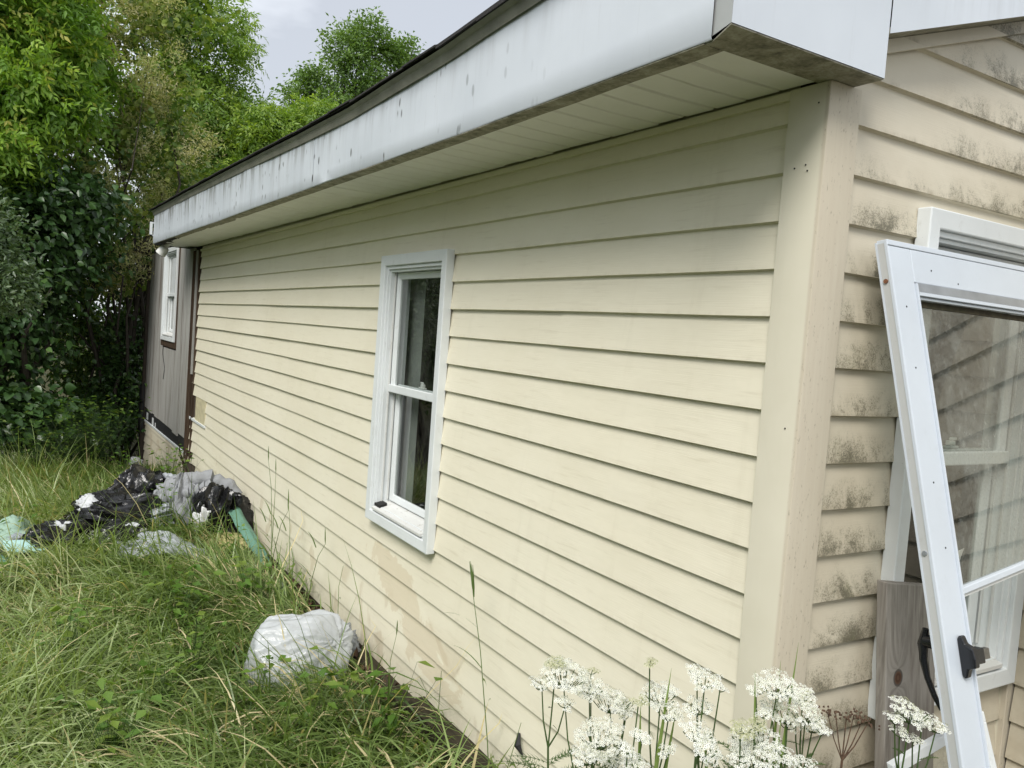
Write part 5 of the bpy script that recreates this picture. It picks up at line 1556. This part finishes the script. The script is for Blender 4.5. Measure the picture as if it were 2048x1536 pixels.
for i, (y, h, dy) in enumerate(((3.95, 0.86, 0.33), (4.10, 0.60, -0.25), (3.75, 0.62, 0.2), (4.3, 0.75, 0.1), (3.55, 0.5, -0.2))):
    x = -0.22 + 0.03 * i
    stalk('grass_stalk', [(x, y, -0.26), (x + 0.01, y + dy * 0.2, -0.26 + h * 0.45), (x + 0.02, y + dy * 0.55, -0.26 + h * 0.8), (x + 0.03, y + dy, -0.26 + h)],
          [((x, y + dy * 0.1, -0.1), (-.4, -.8 + .3 * i, .8), 0.28, 0.010), ((x, y + dy * 0.25, 0.0), (-.2, .9, .5), 0.34, 0.010), ((x, y + dy * 0.4, 0.12), (-.3, -.9, .45), 0.30, 0.009), ((x, y + dy * .6, 0.2), (-.2, .5, .9), 0.18, 0.009)],
          ['tallest grass stalk in the tuft at the wall behind the green strip', 'grass stalk leaning left in the tuft at the wall', 'grass stalk leaning right in the tuft at the wall', 'straight grass stalk in the tuft at the wall', 'shortest grass stalk in the tuft at the wall'][i],
          [((x + 0.03, y + dy, -0.26 + h), (0, .2, 1), 0.10)], r=0.003)
stalk('grass_stalk', [(-0.10, 2.95, -0.24), (-0.10, 2.98, -0.05), (-0.09, 3.02, 0.08), (-0.07, 3.02, 0.20)], [((-0.10, 2.97, -0.1), (-.3, .8, .8), 0.22, 0.008), ((-0.1, 2.99, 0.0), (-.2, -.8, .8), 0.18, 0.008)], 'thin grass stalk at the wall behind the milky bag')
stalk('grass_stalk', [(-0.14, 1.62, -0.25), (-0.14, 1.60, -0.0), (-0.15, 1.58, 0.16)], [((-0.14, 1.61, -0.05), (-.3, .8, .7), 0.22, 0.008), ((-0.14, 1.6, 0.02), (-.4, -.7, .6), 0.2, 0.008)], 'thin grass stalk at the wall below the main window')
stalk('grass_stalk', [(-0.12, 2.15, -0.25), (-0.13, 2.15, -0.02), (-0.12, 2.12, 0.12)], [((-0.13, 2.15, -0.05), (-.4, .6, .6), 0.2, 0.007)], 'thin grass stalk at the wall right of the milky bag', [((-0.12, 2.12, 0.12), (0, 0, 1), 0.07)])

# ------------------------------------------------------------------ yarrow
def corymb_mesh(seed, r, cream=False):
    """dome of small five petalled florets in clusters; returns verts, tris, tint, eye verts, eye tris"""
    rg = np.random.default_rng(seed)
    V, T, E, F_ = [], [], [], []
    pts = []
    k = 0
    fr = 0.0031 if not cream else 0.0022
    sub = []
    ns = max(3, int(11 * (r / 0.03) ** 1.5))
    for i in range(400):
        a = rg.uniform(0, 6.28); q = r * math.sqrt(rg.random())
        p = np.array([q * math.cos(a), q * math.sin(a)])
        if all(np.hypot(*(p - s)) > r * 1.55 / math.sqrt(ns) for s in sub): sub.append(p)
        if len(sub) >= ns: break
    sr = r * 1.18 / math.sqrt(ns)
    for s in sub:
        zc = 0.30 * r * (1 - (np.hypot(*s) / r) ** 2) + rg.normal() * r * 0.07
        m = max(8, int((sr / fr) ** 2 * 1.2))
        for j in range(m):
            q = sr * math.sqrt((j + 0.5) / m) * 1.05; a = j * 2.39996 + rg.random() * 0.7
            x, y = s[0] + q * math.cos(a), s[1] + q * math.sin(a)
            z = zc + 0.34 * sr * (1 - (q / sr) ** 2) + rg.normal() * 0.0007
            nrm = np.array([(x - s[0]) * 0.55 / sr + s[0] * 0.3 / r, (y - s[1]) * 0.55 / sr + s[1] * 0.3 / r, 1.0]); nrm += rg.normal(size=3) * 0.2; nrm /= np.linalg.norm(nrm)
            pts.append((np.array([x, y, z]), nrm))
    for p, n in pts:
        a = np.cross(n, [0.2, 1, 0.1]); a /= np.linalg.norm(a); b = np.cross(n, a)
        f = fr * rg.uniform(0.8, 1.2); ph = rg.random() * 6.28
        base = len(V)
        V.append(p)
        for q in range(5):
            for da, rr in ((-0.48, 0.85), (0.0, 1.06), (0.48, 0.85)):
                t_ = ph + q * 1.2566 + da
                V.append(p + (a * math.cos(t_) + b * math.sin(t_)) * f * rr + n * f * 0.12)
            o = base + 1 + q * 3
            T += [(base, o, o + 1), (base, o + 1, o + 2)]
        eb = len(E)
        for q in range(5):
            t_ = q * 1.2566
            E.append(p + n * f * 0.10 + (a * math.cos(t_) + b * math.sin(t_)) * f * 0.34)
        E.append(p + n * f * 0.42)
        for q in range(5): F_.append((eb + q, eb + (q + 1) % 5, eb + 5))
    return np.array(V), np.array(T), np.array(E), np.array(F_), sub, sr
HEADS = {
'A': [(-0.606,0.104,0.803,0.059),(-0.654,0.124,0.781,0.029),(-0.530,0.102,0.761,0.036),(-0.455,0.109,0.712,0.055),(-0.408,0.107,0.695,0.031),(-0.560,0.013,0.689,0.057),(-0.615,-0.016,0.667,0.039),(-0.468,0.057,0.581,0.036),(-0.623,0.072,0.751,0.020),(-0.624,0.118,0.830,-0.021),(-0.465,0.184,0.759,-0.016),(-0.431,0.078,0.683,0.015)],
'B': [(-0.491,-0.100,0.822,0.041),(-0.518,-0.157,0.812,0.032),(-0.598,-0.169,0.781,0.021),(-0.559,-0.130,0.917,-0.016),(-0.579,-0.127,0.836,-0.017),(-0.519,-0.164,0.731,0.018),(-0.661,-0.198,0.778,0.017),(-0.634,-0.194,0.739,0.030)],
'C': [(-0.457,-0.170,0.895,0.022),(-0.506,-0.240,0.914,0.031),(-0.396,-0.181,0.853,0.013),(-0.498,-0.220,0.846,0.029),(-0.555,-0.279,0.831,0.035),(-0.583,-0.327,0.824,0.029),(-0.458,-0.246,0.754,0.016)],
'D': [(-0.264,-0.225,0.858,0.050),(-0.309,-0.206,0.847,0.021),(-0.159,-0.195,0.808,0.035),(-0.165,-0.219,0.805,0.029),(-0.249,-0.205,0.799,0.028),(-0.213,-0.267,0.802,0.039),(-0.226,-0.229,0.782,0.034),(-0.342,-0.262,0.823,0.020),(-0.219,-0.226,0.759,0.019),(-0.141,-0.233,0.745,0.029),(-0.217,-0.315,0.790,0.018)],
'F': [(-0.466,-0.309,0.838,-0.025),(-0.411,-0.297,0.830,-0.019),(-0.369,-0.238,0.765,0.032),(-0.373,-0.294,0.787,0.037),(-0.423,-0.287,0.772,0.026),(-0.419,-0.331,0.774,0.030),(-0.466,-0.311,0.772,0.022),(-0.343,-0.317,0.759,0.031),(-0.294,-0.332,0.737,0.026)],
'E': [(-0.084,-0.426,0.852,0.043),(-0.148,-0.434,0.854,0.021),(0.007,-0.402,0.811,0.028),(-0.137,-0.441,0.825,0.018),(0.052,-0.408,0.788,0.028),(-0.071,-0.431,0.793,0.016)],
}
YL = {'A': 'white flowering yarrow clump, leftmost of the row before the corner', 'B': 'white yarrow with tall greenish buds, second clump from the left', 'C': 'slim white yarrow just left of the corner post', 'D': 'large white yarrow clump covering the foot of the corner post', 'F': 'low white yarrow with cream buds left of the corner post foot', 'E': 'white yarrow standing before the grey plank'}
def feather_leaf(mb, p, d, ln, rg):
    p = Vector(p); d = Vector(d).normalized()
    sd_ = d.cross(Vector((0, 0, 1))).normalized()
    K = 9
    prev = p
    for i in range(1, K + 1):
        f = i / K
        c = p + d * (ln * f) + Vector((0, 0, -0.25 * ln * f * f))
        mb.add([prev + Vector((0, 0, .0007)), prev - Vector((0, 0, .0007)), c - Vector((0, 0, .0006)), c + Vector((0, 0, .0006))], [(0, 1, 2, 3)])
        l2 = ln * 0.16 * math.sin(math.pi * (0.15 + 0.8 * f))
        for s in (-1, 1):
            for tw in (0.3, -0.2):
                tp = c + sd_ * (s * l2) + d * (l2 * (0.7 + tw)) + Vector((0, 0, l2 * 0.25 * tw))
                mb.add([c - d * 0.0012, c + d * 0.0026, tp], [(0, 1, 2)])
        prev = c
for gi, (key, heads) in enumerate(HEADS.items()):
    rg = np.random.default_rng(200 + gi)
    hx = np.mean([h[0] for h in heads]); hy = np.mean([h[1] for h in heads])
    base = Vector((hx, hy, float(gz(hx, hy))))
    t = root('yarrow_plant', base, YL[key], 'flower', 'yarrow plants by the house corner')
    st = MB(); fl = MB()
    ns = max(2, len(heads) // 3)
    order = sorted(range(len(heads)), key=lambda i: heads[i][0])
    for s_ in range(ns):
        grp = order[s_ * len(heads) // ns:(s_ + 1) * len(heads) // ns]
        gx = np.mean([heads[i][0] for i in grp]); gy = np.mean([heads[i][1] for i in grp]); gzm = min(heads[i][2] for i in grp)
        foot = Vector((hx + (gx - hx) * 0.6 + rg.normal() * 0.015, hy + (gy - hy) * 0.6 + rg.normal() * 0.015, base.z - 0.02))
        fork = Vector((gx + rg.normal() * 0.008, gy, gzm - 0.11 - 0.04 * rg.random()))
        mid = foot.lerp(fork, 0.5) + Vector((rg.normal() * 0.012, rg.normal() * 0.012, 0))
        st.tube([foot, mid, fork], [0.0036, 0.0032, 0.0028], 6)
        for k in range(60):
            f = 0.45 + 0.52 * k / 60
            p = foot.lerp(mid, f * 2) if f < 0.5 else mid.lerp(fork, f * 2 - 1)
            a = rg.uniform(0, 6.28)
            feather_leaf(fl, p, (math.cos(a), math.sin(a), 0.5), rg.uniform(0.07, 0.15), rg)
        for i in grp:
            x, y, z, r = heads[i]
            tip = Vector((x, y, z - abs(r) * 0.55))
            m_ = fork.lerp(tip, 0.55) + Vector((0, 0, -0.012)) + Vector((tip.x - fork.x, tip.y - fork.y, 0)) * 0.10
            st.tube([fork, m_, tip], [0.0022, 0.0018, 0.0015], 5)
            if rg.random() < 0.7:
                feather_leaf(fl, m_, (rg.normal(), rg.normal(), 0.4), rg.uniform(0.025, 0.05), rg)
            V, T, E2, F2, sub, sr = corymb_mesh(1000 + gi * 50 + i, abs(r) * 0.90, r < 0)
            o = npmesh('flower_head', V, T, 3, M['petal'] if r > 0 else M['petal_cream'], t, False, {'tint': np.repeat(rg.random(max(1, len(V) // 16)), 16)[:len(V)]})
            o.location = Vector((x, y, z)) - base
            o.rotation_euler = (rg.normal() * 0.15 + 0.22, rg.normal() * 0.15 - 0.12, 0)
            e = npmesh('floret_centres', E2, F2, 3, M['floret_eye'] if r > 0 else M['petal_cream'], o, False, {'tint': np.full(len(E2), 0.1)})
            e['kind'] = 'stuff'
            for s in sub:
                q = Vector((x + s[0], y + s[1], z + 0.0))
                st.tube([tip, tip.lerp(q, 0.6) + Vector((0, 0, -0.15 * abs(r))), q], [0.0013, 0.0010, 0.0012], 4)
    o = st.build('stems', M['yarrow_green'], t, True, 60)
    a = o.data.attributes.new('tint', 'FLOAT', 'POINT'); a.data.foreach_set('value', [0.5] * len(o.data.vertices))
    o = fl.build('leaves', M['yarrow_green'], t)
    a = o.data.attributes.new('tint', 'FLOAT', 'POINT'); a.data.foreach_set('value', list(rg.uniform(0.2, 1.0, len(o.data.vertices))))
    o['kind'] = 'stuff'
# broad grass blades among the yarrow
def blade_tuft(base, tips, w, label):
    t = root('grass_tuft', base, label, 'grass', 'broad grass blades among the yarrow')
    for tp in tips:
        b = Vector(base) + Vector((random.uniform(-.012, .012), random.uniform(-.012, .012), 0)); tp = Vector(tp)
        K = 8
        vs = []
        sd_ = Vector((0.78, -0.5, 0.1)).normalized()
        for i in range(K + 1):
            f = i / K
            c = b.lerp(tp, f) + Vector((0, 0, 0.08 * math.sin(math.pi * f) * 0.3))
            ww = w * (0.5 + 0.5 * min(1, f * 2.2)) * (1 - f ** 2.5) ** 0.8 + 0.0004
            fold = Vector((0, -0.25 * ww, 0.1 * ww))
            vs += [tuple(c - sd_ * ww / 2), tuple(c + fold), tuple(c + sd_ * ww / 2)]
        m2 = MB(); m2.add(vs, [(3 * i + k, 3 * i + k + 1, 3 * i + k + 4, 3 * i + k + 3) for i in range(K) for k in range(2)])
        o = m2.build('blade', M['grass'], t, True, 80)
        a = o.data.attributes.new('tint', 'FLOAT', 'POINT'); a.data.foreach_set('value', [0.30 + random.uniform(-.06, .12)] * len(o.data.vertices))
blade_tuft((-0.56, -0.15, 0.20), [(-0.575, -0.13, 0.83), (-0.46, -0.12, 0.80), (-0.505, -0.14, 0.90)], 0.013, 'two broad grass blades rising through the second yarrow clump')
blade_tuft((-0.42, -0.25, 0.20), [(-0.475, -0.22, 0.80)], 0.014, 'single broad grass blade in the slim yarrow')
blade_tuft((-0.28, -0.25, 0.20), [(-0.20, -0.22, 0.945), (-0.23, -0.20, 0.90), (-0.335, -0.22, 0.90), (-0.26, -0.24, 0.80)], 0.010, 'grass blades standing above the large yarrow clump')
# dry brown seed stalk
def dry_stalk():
    b = Vector((0.03, -0.20, float(gz(0.03, -0.2))))
    t = root('dried_flower_stalk', b, 'dry brown flower stalk between the yarrow and the plank', 'dried flower')
    mb = MB()
    rg = np.random.default_rng(5)
    fork = Vector((0.03, -0.20, 0.61))
    mb.tube([b, fork], [0.004, 0.003], 5)
    hd = MB()
    for (dx, dz) in ((-0.055, 0.13), (-0.03, 0.12), (0.0, 0.11), (0.02, 0.115), (0.045, 0.10), (0.06, 0.09)):
        tp = fork + Vector((dx, dx * -0.3, dz))
        mb.tube([fork, fork.lerp(tp, .5) + Vector((0, 0, -0.01)), tp], [0.002, 0.0016, 0.0012], 4)
        for k in range(14):
            q = tp + Vector(rg.normal(size=3) * np.array([0.011, 0.011, 0.005]))
            hd.tube([q, q + Vector((0.0, 0, 0.004))], [0.0028, 0.002], 5)
    mb.build('stem', M['dry'], t); hd.build('seed_head', M['dry'], t)
dry_stalk()
